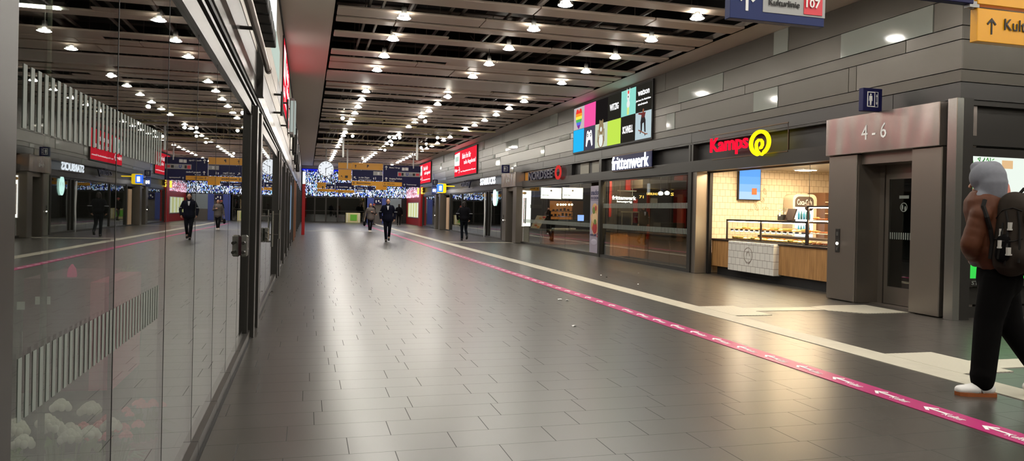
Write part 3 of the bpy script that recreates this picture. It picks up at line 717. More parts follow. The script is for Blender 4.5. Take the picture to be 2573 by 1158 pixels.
m = MB(); m.box(XF-.04, XF+.0, 48.4, 49.3, .05, 2.2); solo('cream_panel', m, mat('cream_panel', (222, 186, 150), .5), 'tall narrow cream panel on the dark front by the far lift', 'panel', (XF, 48.8, .05))
m = MB()
pts = [(.0, -.12), (.05, .3), (.16, .75), (.18, 1.3), (.1, 1.9), (.02, 2.2), (-.08, 2.2), (-.05, 1.6), (.02, 1.0), (-.02, .4)]
m.poly((XF-.12, 37.75, .12), RY, UZ, pts, .03); solo('banner_flag', m, M_whitep, 'slim curved white banner at the dark shopfront left of the second lift', 'banner', (XF-.12, 37.75, .12))
def letters(name, label, body, y0, y1, z0, z1, mt, x=XF-.12, t=.07, bold=.03, backing=None):
    th = thing('shop_sign', label, 'sign', (x, y0, z0))
    m = MB(); text(m, body, (x, y0, z0), RY, UZ, y0-y1, z1-z0, t, bold); part('lettering', m, mt, th)
    m = MB(); m.box(x+.03, x+.06, y1-.15, y0+.1, z0-.04, z0-.02); m.box(x+.03, x+.06, y1-.15, y0+.1, z1+.02, z1+.04); part('rail', m, M_bronze, th)
    if backing:
        m = MB(); m.box(x+.035, x+.05, y1-.1, y0+.05, z0-.02, z1+.02); part('backing', m, backing, th)
    return th
M_wlet = emat('letters_white', (238, 245, 255), 2.2)
a, c = onX(1538, 433, XF-.12), onX(1631, 384, XF-.12)
letters('fw', 'white lit letters over the dark folding glass shopfront beside the bakery', 'frittenwerk', a.y, c.y, 2.70, 3.10, M_wlet, bold=.012, t=.02, backing=M_bluedk)
a, c = onX(1331, 446, XF-.12), onX(1393, 425, XF-.12)
th = letters('ns', 'unlit dark letters with a red ring over the lit fish restaurant', 'NORDSEE', a.y, c.y, 2.68, 3.02, mat('letters_navy', (38, 34, 62), .4), bold=.03)
q = onX(1403, 433, XF-.12); m = MB(); m.ring(q, RY, UZ, .2, .36, .02, 28, sy=.74)
part('ring', m, emat('ring_red', (225, 60, 56), .8), th)
m = MB(); m.box(XF-.02, XF+.12, 24.9, 26.0, 2.70, 3.10); part('end_box', m, M_black, th)
m = MB(); m.box(XF+.08, XF+.1, 29.9, 31.1, 2.72, 3.08); solo('window_sticker', m, mat('amber_panel', (196, 130, 30), .5), 'amber panel in the sign band over the fish restaurant corner', 'panel', (XF+.08, 30.5, 2.72))
m = MB(); m.box(XF+.08, XF+.1, 22.35, 23.2, 2.73, 3.1); m.box(XF+.08, XF+.1, 23.5, 24.3, 2.73, 3.1); solo('blank_panel', m, mat('beige_panel', (150, 146, 132), .5), 'beige blank panels in the sign band above the tall wrap poster', 'panel', (XF+.08, 22.8, 2.73))
letters('sb', 'white lit letters over the dark shopfront by the second lift', 'STARBUCKS', 38.9, 35.6, 2.73, 3.08, M_wlet, bold=.02, t=.02)
letters('zu', 'dark slim letters over the wide glass front behind the walking person', 'zatüny', 44.0, 41.2, 2.66, 3.12, mat('letters_dark_blue', (40, 44, 66), .4), bold=.01)
for i, (x, y, k_, lb_) in enumerate([(9.36, 18.2, 160, 'right'), (9.36, 20.9, 330, 'left')]+[(10.6, 24.5, 90, 'near'), (10.6, 27.0, 100, 'middle'), (10.6, 28.9, 100, 'far'), (10.5, 36, 14, 'x'), (10.5, 41, 10, 'x'), (10.5, 46, 14, 'x'), (10.5, 56.5, 14, 'x')]):  # lamps added to brighten the shop interiors
    nm_ = 'dark glass kitchen' if i < 2 else ('fish restaurant' if i < 5 else None)
    t = thing('ceiling_panel_light', ('added warm lamp brightening the %s shop, %s one' % (nm_, lb_)) if nm_ else 'added dim lamp brightening a dark far shop on the right', 'lamp', (x, y, 2.85), None if nm_ else 'added dim lamps in the far right shops')
    m = MB(); m.box(x-.16, x+.16, y-.3, y+.3, 2.82, 2.9 if i < 7 else 2.9); part('frame', m, M_black, t); m = MB(); m.box(x-.13, x+.13, y-.27, y+.27, 2.812, 2.822); part('diffuser', m, emat('shop_fill_lamp%d' % i, (255, 214, 160), k_), t)
# interior of the potato shop
def lit(name, label, cat, bxs, mt, loc): 
    m = MB()
    for q in bxs: m.box(*q)
    return solo(name, m, mt, label, cat, loc)
def ybox(m, x0, x1, yt, yb, Y, d, mi=None):
    a = onY((x0+x1)/2, yb, Y); c = onY((x0+x1)/2, yt, Y); l = onY(x0, (yt+yb)/2, Y); r = onY(x1, (yt+yb)/2, Y); m.box(l.x, r.x, Y, Y+d, a.z, c.z, mi)
def ytxt(m, s_, x0, x1, yt, yb, Y, bold=.02):
    a = onY((x0+x1)/2, yb, Y); c = onY((x0+x1)/2, yt, Y); l = onY(x0, yb, Y); r = onY(x1, yb, Y); text(m, s_, (l.x, Y, a.z), (1, 0, 0), UZ, r.x-l.x, c.z-a.z, .01, bold)
t = thing('serving_counter', 'plywood counter glowing behind the dark folding glass front', 'counter', (9.4, 19.5, 0))
m = MB(); m.box(9.75, 10.3, 20.4, 21.95, .06, .80); m.box(9.15, 9.75, 21.6, 21.95, .06, .8); part('front_panel', m, M_orange_in, t)
m = MB(); m.box(9.78, 10.3, 17.2, 20.2, .06, .78); part('front_panel', m, mat('shaded_plywood', (104, 70, 40), .5), t)  # plywood painted darker to stand in for the dimmer light here
m = MB(); m.box(9.73, 10.32, 17.2, 21.95, .8, .84); m.box(9.15, 9.73, 21.58, 21.95, .8, .84); m.box(9.8, 10.3, 17.2, 21.95, 0, .06); part('worktop', m, M_dkbrown, t)
t = thing('neon_sign', 'glowing white neon lettering above the counter behind dark glass', 'sign', (9.6, 21.5, 1.9))
NM = emat('neon', (255, 240, 225), 7); m = MB(); ytxt(m, 'frittenwerk', 1538, 1598, 492, 502, 21.5); part('lettering', m, NM, t)
m = MB(); ytxt(m, 'knusprig', 1550, 1588, 504, 510, 21.5); part('lettering', m, NM, t)
m = MB(); ybox(m, 1551, 1600, 478, 480.5, 21.5, .03); ybox(m, 1558, 1559, 455, 492, 21.52, .02); ybox(m, 1589, 1590, 455, 492, 21.52, .02); part('rail', m, M_steel_l, t)
for i, (px_, py_) in enumerate([(1660, 486), (1676, 485)]):
    q = onY(px_, py_, 20.3); y = 20.3; z = q.z; x = q.x
    t = thing('pendant_lamp', 'round white pendant glowing inside the dark glass shop', 'lamp', (x, y, z), 'pendants inside the dark glass shop')
    m = MB(); m.lathe([(.02, .06), (.06, .04), (.075, 0), (.06, -.04), (.03, -.055)], (x, y, z), 14); part('globe', m, emat('pendant%d' % i, (255, 240, 215), 12), t, smooth=True)
    m = MB(); m.cyl((x, y, z+.06), (x, y, 3.0), .008, n=6); part('cord', m, M_black, t)
t = thing('menu_letters', 'row of small amber lit characters over the kitchen behind dark glass', 'sign', (11, 21.8, 2.0)); AM = emat('amber_letters', (255, 200, 90), 3)
for s_, q_ in (('71', (1606, 1617, 491, 498)), ('LIEBLING', (1625, 1652, 484, 490)), ('S', (1685, 1693, 484, 492))): m = MB(); ytxt(m, s_, *q_, 21.8); part('lettering', m, AM, t)
m = MB(); ybox(m, 1560, 1607, 531, 534, 21.6, .28); ybox(m, 1562, 1563.5, 534, 577, 21.6, .05); ybox(m, 1587, 1589, 534, 565, 21.6, .05); ybox(m, 1604, 1606, 534, 577, 21.6, .05); solo('kitchen_shelf', m, M_steel_l, 'steel kitchen shelf under the neon lettering', 'shelf', (10, 21.7, .8))
m = MB(); ybox(m, 1573, 1601, 442, 478, 21.9, .08); ybox(m, 1531, 1537, 446, 545, 21.9, .08); ybox(m, 1592, 1602, 500, 560, 21.9, .06); solo('red_wall_board', m, mat('red_wall2', (150, 28, 24), .5), 'dark red wall panels behind the neon lettering', 'panel', (10, 21.9, 1))
m = MB(); ybox(m, 1615, 1725, 452, 474, 20.9, .9); m.box(12, 12.5, 21.2, 21.7, 2.3, 3.0); solo('extractor_hood', m, M_steel, 'long steel hood high behind the dark glass', 'hood', (11.5, 20.4, 2.1))
m = MB(); ybox(m, 1637, 1652, 498, 510, 21.8, .1); solo('note_sheet', m, M_whitep, 'small pale sheet on the kitchen wall behind dark glass', 'note', (11, 21.8, 1.8))
m = MB()
for k in range(3): a_ = onY(1694+k*3, 513+k*16, 21.7); c_ = onY(1716, 498+k*16, 21.7); m.cyl(a_, c_, .012, n=6)
m.cyl(onY(1693, 495, 21.7), onY(1693, 570, 21.7), .012, n=6); solo('rack_rails', m, M_steel_l, 'slanted steel rack rails in the dark kitchen', 'rack', (11.6, 21.7, 1))
m = MB(); ybox(m, 1660, 1720, 560, 600, 20.6, .5); a_ = onY(1660, 600, 20.6); c_ = onY(1720, 560, 20.6); m.box(a_.x, c_.x, 20.6, 21.1, 0, a_.z+.02); solo('oven_cabinet', m, M_anth2, 'black kitchen cabinet behind the counter of the dark glass shop', 'cabinet', (11, 20.8, 0))
# fish restaurant
M_board = emat('menu_board', (255, 250, 240), 4.0)
for i, (p0, p1, nm_) in enumerate(((1359, 1411, 'left'), (1413, 1465, 'right'))):
    Yb = 29.7; a = onY(p0, 500, Yb); c = onY(p1, 471, Yb)
    t = thing('menu_board', 'bright white lit menu board, %s one of two over the fish counter' % nm_, 'menu board', (a.x, Yb, a.z))
    m = MB(); ybox(m, p0, p1, 471, 500, Yb, .08); part('frame', m, M_whitep, t)
    m = MB(); ybox(m, p0+.7, p1-.7, 472, 499, Yb-.01, .01); part('display', m, M_board, t)
    m = MB(); ytxt(m, 'Fish & Chips', p0+3, p0+20, 489, 492, Yb-.02); part('lettering', m, mat('menu_grey', (150, 140, 110), .5), t); q = onY(p0+26, 479, Yb-.02); m = MB(); m.disc(q, (1, 0, 0), UZ, .04, .005, 12); part('symbol', m, mat('menu_grey2', (160, 150, 120), .5), t)
    m = MB()
    for px_ in (p0+6, p1-6): q = onY(px_, 472, Yb+.04); m.cyl(q, (q.x, q.y, 3.0), .01, n=6)
    part('hanger', m, M_steel_l, t)
Yb = 31.05; a = onY(1313, 570, Yb)
t = thing('light_column', 'tall bright white lit poster with red upright word in the restaurant corner', 'poster', (a.x, Yb, 0))
m = MB(); ybox(m, 1313, 1334, 478, 569, Yb, .2); m.box(a.x+.05, a.x+.3, Yb+.05, Yb+.2, 0, a.z+.02); part('box', m, M_whitep, t); m = MB(); ybox(m, 1313.5, 1333.5, 479, 568, Yb-.01, .01); part('display', m, M_board, t)
m = MB(); ybox(m, 1315, 1322, 497, 561, Yb-.02, .01); wb = part('word_bar', m, mat('word_red', (170, 60, 60), .5), t); q = onY(1320, 560, Yb-.03); m = MB(); text(m, 'FISCH', (q.x, Yb-.025, q.z+.05), UZ, (-1, 0, 0), .9, .09, .004, .02); part('lettering', m, mat('word_dark', (40, 30, 40), .5), wb)
m = MB(); m.ell(onY(1318, 485, Yb-.015), .09, .01, .06); part('picture', m, mat('pale_orange', (240, 190, 120), .5), t)
Yb = 30.4; t = thing('fish_counter', 'long low counter inside the fish restaurant with a pale top', 'counter', (10.5, Yb, 0)); a = onY(1362, 578, Yb); c = onY(1482, 578, Yb)
m = MB(); m.box(a.x+.1, c.x, Yb+.05, Yb+.6, 0, a.z-.03); part('front_panel', m, mat('counter_rust', (176, 98, 58), .35), t); m = MB(); m.box(a.x, c.x, Yb-.1, Yb+.65, a.z-.03, a.z+.04); part('worktop', m, mat('counter_top_pale', (150, 148, 138), .3), t)
m = MB(); ybox(m, 1392, 1430, 573, 576.5, Yb-.05, .3); ybox(m, 1434, 1447, 573, 576.5, Yb-.05, .3); part('food_tray', m, M_whitep, t); m = MB(); ybox(m, 1392, 1480, 552, 562, Yb+.3, .02); part('sneeze_guard', m, mat('guard_pale', (110, 116, 108), .2), t)
Yb = 30.0; t = thing('menu_stand', 'tilted menu stand showing two food pictures by the fish restaurant glass', 'menu stand', tuple(onY(1350, 575, Yb)))
def yq(m, P4, Y, d, mi=None):
    p_ = [onY(px_, py_, Y) for px_, py_ in P4]; m.add(p_+[q_+Vector((0, d, 0)) for q_ in p_], [(0, 1, 2, 3), (7, 6, 5, 4)]+[(k, 4+k, 4+(k+1) % 4, (k+1) % 4) for k in range(4)], mi)
m = MB(); yq(m, [(1333, 573), (1355, 575), (1364, 557), (1342, 555)], Yb, .03); part('picture_board', m, mat('menu_card', (222, 212, 194), .4), t); m = MB(); yq(m, [(1343, 554), (1365, 556), (1374, 543), (1350, 541)], Yb, .03); part('picture_board', m, mat('menu_card2', (214, 204, 186), .4), t)
for k, (px_, py_, c_) in enumerate(((1346, 566, (200, 90, 40)), (1352, 570, (224, 150, 80)), (1347, 559, (190, 50, 40)), (1358, 548, (220, 160, 90)), (1367, 546, (196, 50, 60)))): m = MB(); m.ell(onY(px_, py_, Yb-.005), .07, .008, .045); part('food_picture', m, mat('food%d' % k, c_, .5), t)
q = onY(1360, 577, Yb+.1); m = MB(); m.box(q.x-.3, q.x+.3, Yb, Yb+.25, q.z-.03, q.z); m.cyl((q.x, q.y, 0), (q.x, q.y, q.z), .03); m.box(q.x-.15, q.x+.15, q.y-.12, q.y+.12, 0, .03); yq(m, [(1366, 557), (1373, 548), (1375, 566), (1368, 576)], Yb+.02, .02); part('stand', m, M_anth2, t)
Yb = 30.6
for k, px_ in enumerate((1401, 1409, 1415, 1421, 1430, 1437)):
    q = onY(px_, 514, Yb); t = thing('pendant_bulb', 'small round pendant bulb glowing over the fish counter', 'lamp', tuple(q), 'pendant bulbs over the fish counter')
    m = MB(); m.ell(q, .045, .045, .045); part('globe', m, emat('bulb%d' % k, (255, 226, 180), 14), t, smooth=True); m = MB(); m.cyl(q+UZ*.04, (q.x, q.y, 3.0), .006, n=5); part('cord', m, M_black, t)
m = MB(); ybox(m, 1383, 1437, 505, 551, 31.25, .1); solo('copper_wall', m, emat('copper_glow', (214, 130, 66), .85), 'copper coloured back wall of the fish kitchen, its light put in as glow', 'panel', (11, 31.25, .9))  # wall is no lamp, its warm lighting is put in as emission
m = MB(); ybox(m, 1438, 1465, 505, 551, 31.28, .1); solo('amber_wall', m, mat('amber_wall', (150, 100, 50), .5), 'dim amber wall right of the copper kitchen wall', 'panel', (12, 31.28, .9))
m = MB(); ybox(m, 1383, 1440, 530, 531.5, 31.0, .2); ybox(m, 1383, 1440, 543, 544.5, 31.0, .2); ybox(m, 1383, 1384, 530, 575, 31.0, .2); ybox(m, 1439, 1440, 530, 575, 31.0, .2); solo('kitchen_shelf', m, M_steel_l, 'steel shelf of containers before the copper kitchen wall', 'shelf', (11.5, 31, .9))
rnd = random.Random(4)
for k in range(11):
    m = MB(); x_ = 1386+k*4.6; zz = 529.4 if k % 2 else 542.4; ybox(m, x_, x_+3, zz-rnd.uniform(3, 8), zz, 31.02, .15); o = solo('kitchen_jar', m, M_dkbrown, 'dark container on the shelf before the copper kitchen wall', 'jar', (11.4, 31, 1)); o['group'] = 'containers on the kitchen shelf'
m = MB(); ybox(m, 1333, 1362, 514, 523, 31.0, .1); ybox(m, 1341, 1342.5, 480, 514, 31.0, .05); ybox(m, 1361, 1362.5, 505, 540, 31.0, .05); solo('steel_hood', m, M_steel_l, 'pale steel hood left of the menu boards in the fish kitchen', 'hood', (10, 31, 1.6))
Yb = 29.85; t = thing('till_screen', 'small blue lit till screen on the fish counter', 'screen', tuple(onY(1459, 555, Yb)))
m = MB(); ybox(m, 1452, 1467, 540, 555, Yb-.05, .04); part('screen', m, emat('till_blue', (150, 180, 255), 3), t); m = MB(); ybox(m, 1457, 1462, 553, 571, Yb, .04); part('base', m, M_black, t)
# tall wrap poster
a = onX(1480, 560, XF-.02); c = onX(1507, 560, XF-.02)
t = thing('food_poster', 'tall pale poster with wraps reading snackst du schon beside dark glass front', 'poster', (XF-.02, (a.y+c.y)/2, .1))
m = MB(); m.box(XF-.01, XF+.02, 22.24, 23.05, .1, 2.28, 0); part('sheet', m, mat('poster_lilac', (170, 162, 178), .4), t)
m = MB(); text(m, 'snackst', (XF-.012, 23.0, 1.98), RY, UZ, .7, .17, .004, .02); text(m, 'DU SCHON?', (XF-.012, 23.0, 1.84), RY, UZ, .7, .09, .004, .01); text(m, 'NORDSEE', (XF-.012, 22.98, .64), RY, UZ, .5, .07, .004, .02)
m.box(XF-.014, XF-.01, 22.3, 23.0, 1.80, 1.812); part('lettering', m, mat('poster_navy', (40, 44, 90), .5), t)
m = MB(); m.poly((XF-.01, 22.64, 1.2), RY, UZ, [(-.36, .1), (.3, .5), (.36, -.4), (-.1, -.55)], .003, 0)
for (dy, dz, ry_, rz_, mi) in ((.0, .33, .24, .18, 1), (.02, .0, .22, .2, 2), (-.04, -.2, .26, .22, 1), (.04, -.28, .2, .2, 3), (-.06, .28, .12, .12, 4), (.06, -.1, .12, .1, 4), (-.1, -.3, .09, .09, 3), (.1, .35, .08, .09, 3)):
    m.ell((XF-.014-mi*.002, 22.64-dy, 1.2+dz), .006, ry_, rz_, mi=mi)
m.ring((XF-.012, 22.38, .68), RY, UZ, .035, .065, .004, mi=3); m.ell((XF-.012, 22.66, .45), .006, .26, .1, mi=5)
part('food_picture', m, [mat('pale_peach', (222, 178, 140), .5), mat('wrap_tan', (206, 160, 96), .5), mat('wrap_light', (228, 200, 150), .5), mat('filling_red', (178, 50, 50), .5), mat('filling_green', (110, 130, 50), .5), mat('pale_bowl', (196, 190, 206), .5)], t)
# green round emblem glowing on the dark pane, small second one beside it
a = onX(1243, 498, XF)
t = thing('round_emblem', 'pale green glowing emblem of a crowned figure hung in the dark window', 'sign', (XF+.01, a.y, a.z))
m = MB(); m.ring((XF+.01, a.y, a.z+.05), RY, UZ, .25, .33, .03, 28, sy=1.3); m.ell((XF+.005, a.y, a.z+.05), .02, .1, .2); m.poly((XF+.01, a.y, a.z+.05), RY, UZ, [(-.2, -.3), (-.08, .1), (-.14, .3), (0, .4), (.14, .3), (.08, .1), (.2, -.3), (.1, -.38), (0, -.1), (-.1, -.38)], .03)
part('ring', m, emat('emblem_glow', (206, 250, 240), 2.4), t)
# plain lift (3 of them) -----------------------------------------------------------
XE0 = 8.76
def make_lift():
    t = thing('elevator', 'steel lift portal marked 4 - 6 by the right corner', 'elevator', (XE0, 9.85, 0))
    m = MB(); m.bbox(XE0, XE0+.62, 10.38, 11.06, 0.01, 2.47, .012); m.box(XE0+.02, XE0+.6, 10.385, 10.44, 0, .02); part('casing', m, M_steel, t)
    m = MB(); m.bbox(XE0, XE0+.62, 8.66, 9.22, 0.01, 2.47, .012); part('casing', m, M_steel, t)
    m = MB(); m.bbox(XE0-.06, XE0+.62, 8.66, 11.08, 2.475, 3.11, .008); hd = part('header', m, M_steelh, t)
    m = MB(); text(m, '4 - 6', (XE0-.062, 10.21, 2.68), RY, UZ, .54, .24, .004, 0); part('lettering', m, M_whitep, hd)
    m = MB(); m.box(XE0+.1, XE0+.5, 9.22, 10.38, 2.30, 2.475); m.box(XE0+.5, XE0+.6, 9.22, 10.38, 2.14, 2.475); m.box(XE0+.46, XE0+.6, 10.26, 10.38, 0, 2.475); m.box(XE0+.46, XE0+.6, 9.22, 9.34, 0, 2.2); m.box(XE0+.3, XE0+.6, 9.22, 10.38, 0, .012); m.box(XE0+.04, XE0+.5, 10.366, 10.38, .012, 2.3); part('lining', m, M_steel, t)
    m = MB(); y0, y1 = 9.56, 10.24
    for a_, c_ in ((y0, y0+.075), (y1-.075, y1)): m.box(XE0+.47, XE0+.51, a_, c_, .02, 2.14)
    m.box(XE0+.47, XE0+.51, y0+.075, y1-.075, 2.06, 2.14); m.box(XE0+.47, XE0+.51, y0+.075, y1-.075, .02, .3); dr = part('door', m, M_steel, t)
    m = MB(); m.box(XE0+.485, XE0+.495, y0+.075, y1-.075, .3, 2.06); part('pane', m, M_glass, dr)
    m = MB()
    for k in range(11): m.box(XE0+.482, XE0+.484, y0+.1+k*.046, y0+.122+k*.046, 1.08, 1.19)
    part('film_stripes', m, M_film, dr)['kind'] = 'stuff'; m = MB(); m.box(XE0+.482, XE0+.484, y0+.2, y0+.4, 1.74, 1.79); part('notice', m, M_film, dr)
    m = MB(); m.ring((XE0+.483, y0+.3, 1.6), RY, UZ, .062, .075, .003, 20); m.ell((XE0+.482, y0+.33, 1.6), .003, .018, .045); m.ell((XE0+.482, y0+.27, 1.58), .003, .018, .04); part('sticker', m, M_film, dr)
    m = MB(); m.box(XE0+.56, XE0+1.9, 9.2, 10.4, 0, .012); m.box(XE0+1.9, XE0+1.95, 9.2, 10.4, 0, 2.3); m.box(XE0+.62, XE0+1.9, 10.38, 10.4, 0, 2.3); m.box(XE0+.62, XE0+1.9, 9.2, 9.22, 0, 2.3); m.box(XE0+.62, XE0+1.9, 9.2, 10.4, 2.3, 2.32); m.cyl((XE0+1.84, 9.3, .95), (XE0+1.84, 10.3, .95), .02); part('cabin', m, M_dark_in, t)
    m = MB(); m.bbox(XE0-.012, XE0, 10.74, 10.84, .82, 1.22, .004); cp = part('call_panel', m, M_anth, t)
    m = MB(); m.disc((XE0-.014, 10.79, .97), RY, UZ, .022, .006, 16); part('button', m, M_lampg, cp)
    m = MB(); m.box(XE0-.016, XE0-.01, 10.765, 10.815, 1.1, 1.17); m.box(XE0-.016, XE0-.01, 10.77, 10.81, .85, .9); part('key_switch', m, M_steel_l, cp)
    return t
lf = make_lift()
l2 = dup(lf, (XE0, 9.85+22.5, 0), 'second steel lift portal, between the fish restaurant and the dark coffee shop'); l3 = dup(lf, (XE0, 9.85+41.7, 0), 'farthest lift portal beside the small blue and yellow sign')
# corner post
t = thing('corner_post', 'bright steel post at the corner right of the nearest lift', 'post', (8.9, 8.5, 0))
m = MB(); m.bbox(8.74, 8.86, 8.40, 8.56, 0, 3.13, .004); part('cover', m, M_steel_l, t); m = MB(); m.box(8.86, 9.05, 8.42, 8.62, 0, 3.14); part('core', m, M_anth, t)
# pictogram signs on the lifts
def lift_sign(y, label):
    t = thing('lift_sign', label, 'sign', (8.4, y, 3.12))
    m = MB(); m.bbox(8.38, 8.74, y, y+.1, 3.10, 3.46, .006); part('plate', m, M_bluedk, t)
    m = MB(); r = Vector((1, 0, 0))
    def fr(x0, x1, z0, z1, w):
        m.box(x0, x1, y-.004, y, z0, z0+w); m.box(x0, x1, y-.004, y, z1-w, z1); m.box(x0, x0+w, y-.004, y, z0, z1); m.box(x1-w, x1, y-.004, y, z0, z1)
    fr(8.46, 8.60, 3.17, 3.40, .01); fr(8.455, 8.66, 3.165, 3.405, .006)
    m.ell((8.52, y-.002, 3.36), .014, .003, .016); m.poly((8.52, y, 3.19), r, UZ, [(-.012, 0), (-.004, 0), (0, .06), (.004, 0), (.012, 0), (.02, .13), (.026, .07), (.032, .07), (.026, .15), (-.026, .15), (-.032, .07), (-.026, .07), (-.02, .13)], .004)
    m.poly((8.633, y, 3.33), r, UZ, [(-.012, 0), (.012, 0), (0, .04)], .004); m.poly((8.633, y, 3.24), r, UZ, [(-.012, 0), (0, -.04), (.012, 0)], .004); m.box(8.631, 8.635, y-.004, y, 3.24, 3.33)
    part('pictogram', m, M_whitep, t)
lift_sign(9.82, 'dark blue lift pictogram plate on top of the nearest lift portal'); lift_sign(32.3, 'small dark blue lift plate over the second lift portal'); lift_sign(51.4, 'tiny dark lift plate beside the far red screen')
# projecting lit sign by the far lift
t = thing('projecting_sign', 'small blue and yellow lit sign sticking out by the far lift', 'sign', (8.3, 46.4, 2.5)); a = onY(1101, 482, 46.4); c = onY(1116, 463, 46.4)
m = MB(); m.bbox(a.x, c.x+.15, 46.4, 46.9, a.z-.05, c.z+.05, .05); m.cyl((c.x, 46.6, c.z-.1), (XF-.03, 46.6, c.z-.1), .03, n=8); part('box', m, emat('sign_glow_yellow', (250, 210, 30), 1.3), t)
m = MB(); m.box(a.x, a.x+.3, 46.38, 46.4, a.z, c.z); m.box(a.x-.012, a.x, 46.45, 46.85, a.z, c.z); part('display', m, emat('sign_glow_blue', (40, 110, 255), 2), t); m = MB(); m.box(a.x+.06, a.x+.22, 46.37, 46.38, a.z+.08, c.z-.1); part('lettering', m, emat('sg_white', (240, 250, 255), 3), t)
t = thing('projecting_sign', 'dark blue plate with white mark standing out beside the far lift', 'sign', (8.3, 50, 2.3)); a = onY(1085, 489, 50); c = onY(1096, 469, 50)
m = MB(); m.box(a.x, c.x, 50, 50.1, a.z, c.z+.1); m.box(c.x-.02, 8.98, 50.02, 50.08, c.z-.1, c.z); part('plate', m, mat('plate_blue', (70, 86, 140), .4), t); m = MB(); text(m, 'M', (a.x+.08, 49.98, a.z+.2), (1, 0, 0), UZ, .16, .18, .01); part('lettering', m, M_lampg, t)
# far red shop with yellow word and lit poster case
M_red = mat('red_front', (150, 16, 22), .4)
b = MB(); b.box(XF-.05, XF+.2, 60.0, 70, 0, 3.15, 0); struct('wall_red_shop', b, [M_red])
m = MB(); m.box(XF-.2, XF-.02, 60.0, 61.0, 0, 3.2); solo('red_pillar', m, mat('bright_red', (176, 14, 18), .4), 'bright red pillar at the far red shop', 'pillar', (XF, 60.5, 0))
t = thing('poster_case', 'pale glowing poster case on the far red wall', 'poster case', (XF-.1, 65, .6)); m = MB(); m.box(XF-.1, XF-.05, 61.8, 68.5, .62, 1.95); part('frame', m, M_grey, t)
m = MB()
for k in range(8): m.box(XF-.11, XF-.1, 62+k*.8, 62.75+k*.8, .68, 1.9, k % 2)
part('display', m, [emat('case_pale', (226, 232, 206), 1.0), emat('case_lime', (214, 216, 150), .9)], t)
t = thing('shop_sign', 'yellow lit word on the front beside the far red shop', 'sign', (XF-.1, 59, 2.6)); a = onX(1051, 488, XF-.1); c = onX(1063, 473, XF-.1)
m = MB(); text(m, 'BAR', (XF-.1, a.y, c.z-.45), RY, UZ, a.y-c.y, .24, .08, .05); text(m, 'ECK', (XF-.1, a.y, c.z-.18), RY, UZ, a.y-c.y, .24, .08, .05); part('lettering', m, emat('sign_yellow_glow', (255, 226, 70), 3), t)
# big tiled screen and red screens
def e_(n, c, s=1.15): return emat('scr_'+n, c, s)
t = thing('advert_screen', 'wide lit advert screen of coloured squares with the word SCHNELL', 'screen', (XR-.1, 21.5, 3.42))
y0, y1, z0, z1 = 24.65, 18.43, 3.43, 5.07; XQ = XR-.05
m = MB(); m.box(XQ, XR+.02, y1, y0, z0, z1); part('frame', m, M_black, t)
cw, ch = (y0-y1-.1)/6, (z1-z0-.1)/2
# widths grow a little towards the near side in the photo: equal tiles in the place itself
dk = (52, 50, 44); tiles = [[(40, 180, 240), (70, 68, 84), (196, 204, 182), (190, 224, 80), dk, (180, 200, 206)], [(190, 180, 180), (240, 84, 160), (36, 32, 32), dk, (140, 214, 200), dk]]
m = MB(); ms = []
for rI in (0, 1):
    for cI in range(6):
        k = len(ms); c_ = tiles[rI][cI]; ms.append(e_('%d%d' % (rI, cI), c_, .62 if c_ in (dk, (36, 32, 32)) else 1.1))
        ya = y0-.05-cI*cw; za = z0+.05+rI*ch; m.box(XQ-.004, XQ, ya-cw+.006, ya-.006, za+.006, za+ch-.006, k)
dp = part('display', m, ms, t)
def tl(cI, rI, u, v): return (XQ-.006, y0-.05-cI*cw-u*cw, z0+.05+rI*ch+v*ch)
W_ = e_('white', (250, 250, 250), 1.3); TW = []
def tw(*a, **k): m_ = MB(); text(m_, *a, **k); part('lettering', m_, W_, dp)
tw('WITZIG', tl(3, 1, .16, .38), RY, UZ, cw*.66, ch*.26, .004, .03); tw('SCHNELL', tl(4, 0, .14, .34), RY, UZ, cw*.72, ch*.28, .004, .03)
tw('watson', tl(5, 1, .14, .60), RY, UZ, cw*.72, ch*.2, .004, .02); tw('Jetzt lesen: Der Nachrichten-', tl(5, 1, .02, .38), RY, UZ, cw*.94, ch*.09, .004, .01); tw('mix auf watson.de', tl(5, 1, .16, .25), RY, UZ, cw*.6, ch*.08, .004, .01)
m = MB(); o = tl(1, 0, .5, .5); m.poly(o, RY, UZ, [(-.2, .24), (-.1, .26), (-.06, .2), (.06, .2), (.1, .26), (.2, .24), (.26, .05), (.3, -.24), (.22, -.28), (.1, -.06), (-.1, -.06), (-.22, -.28), (-.3, -.24), (-.26, .05)], .004)
part('symbol', m, W_, dp)
m = MB(); cols = [(235, 60, 50), (245, 150, 50), (245, 230, 80), (80, 180, 90), (90, 110, 220), (120, 50, 140)]
PM_ = [e_('h%d' % i, c_, 1.1) for i, c_ in enumerate(cols)]+[e_('ink', (60, 54, 56), .7), e_('fur', (156, 134, 100), .9), e_('pale', (226, 230, 226), 1.1), e_('board', (150, 96, 74), .9), e_('shirt', (130, 60, 58), .8)]
o = Vector(tl(0, 1, .5, .45))
for k, (za, zb, w0, w1) in enumerate([(.2, .28, .3, .26), (.1, .2, .3, .3), (.0, .1, .28, .3), (-.1, 0, .24, .28), (-.2, -.1, .17, .24), (-.32, -.2, .04, .17)]):
    m.poly(o, RY, UZ, [(-w0, za), (w0, za), (w1, zb), (-w1, zb)], .003, k)
m.ell(o+UZ*.27+RY*.14, .004, .13, .09, mi=0); m.ell(o+UZ*.27-RY*.14, .004, .13, .09, mi=0)
part('picture', m, PM_, dp); m = MB()
o = Vector(tl(1, 0, .5, .5)); m.ring(o+UZ*.1-RY*.14+Vector((-.005, 0, 0)), RY, UZ, .03, .06, .003, mi=6); m.ring(o+UZ*.1+RY*.14+Vector((-.005, 0, 0)), RY, UZ, .03, .06, .003, mi=6)
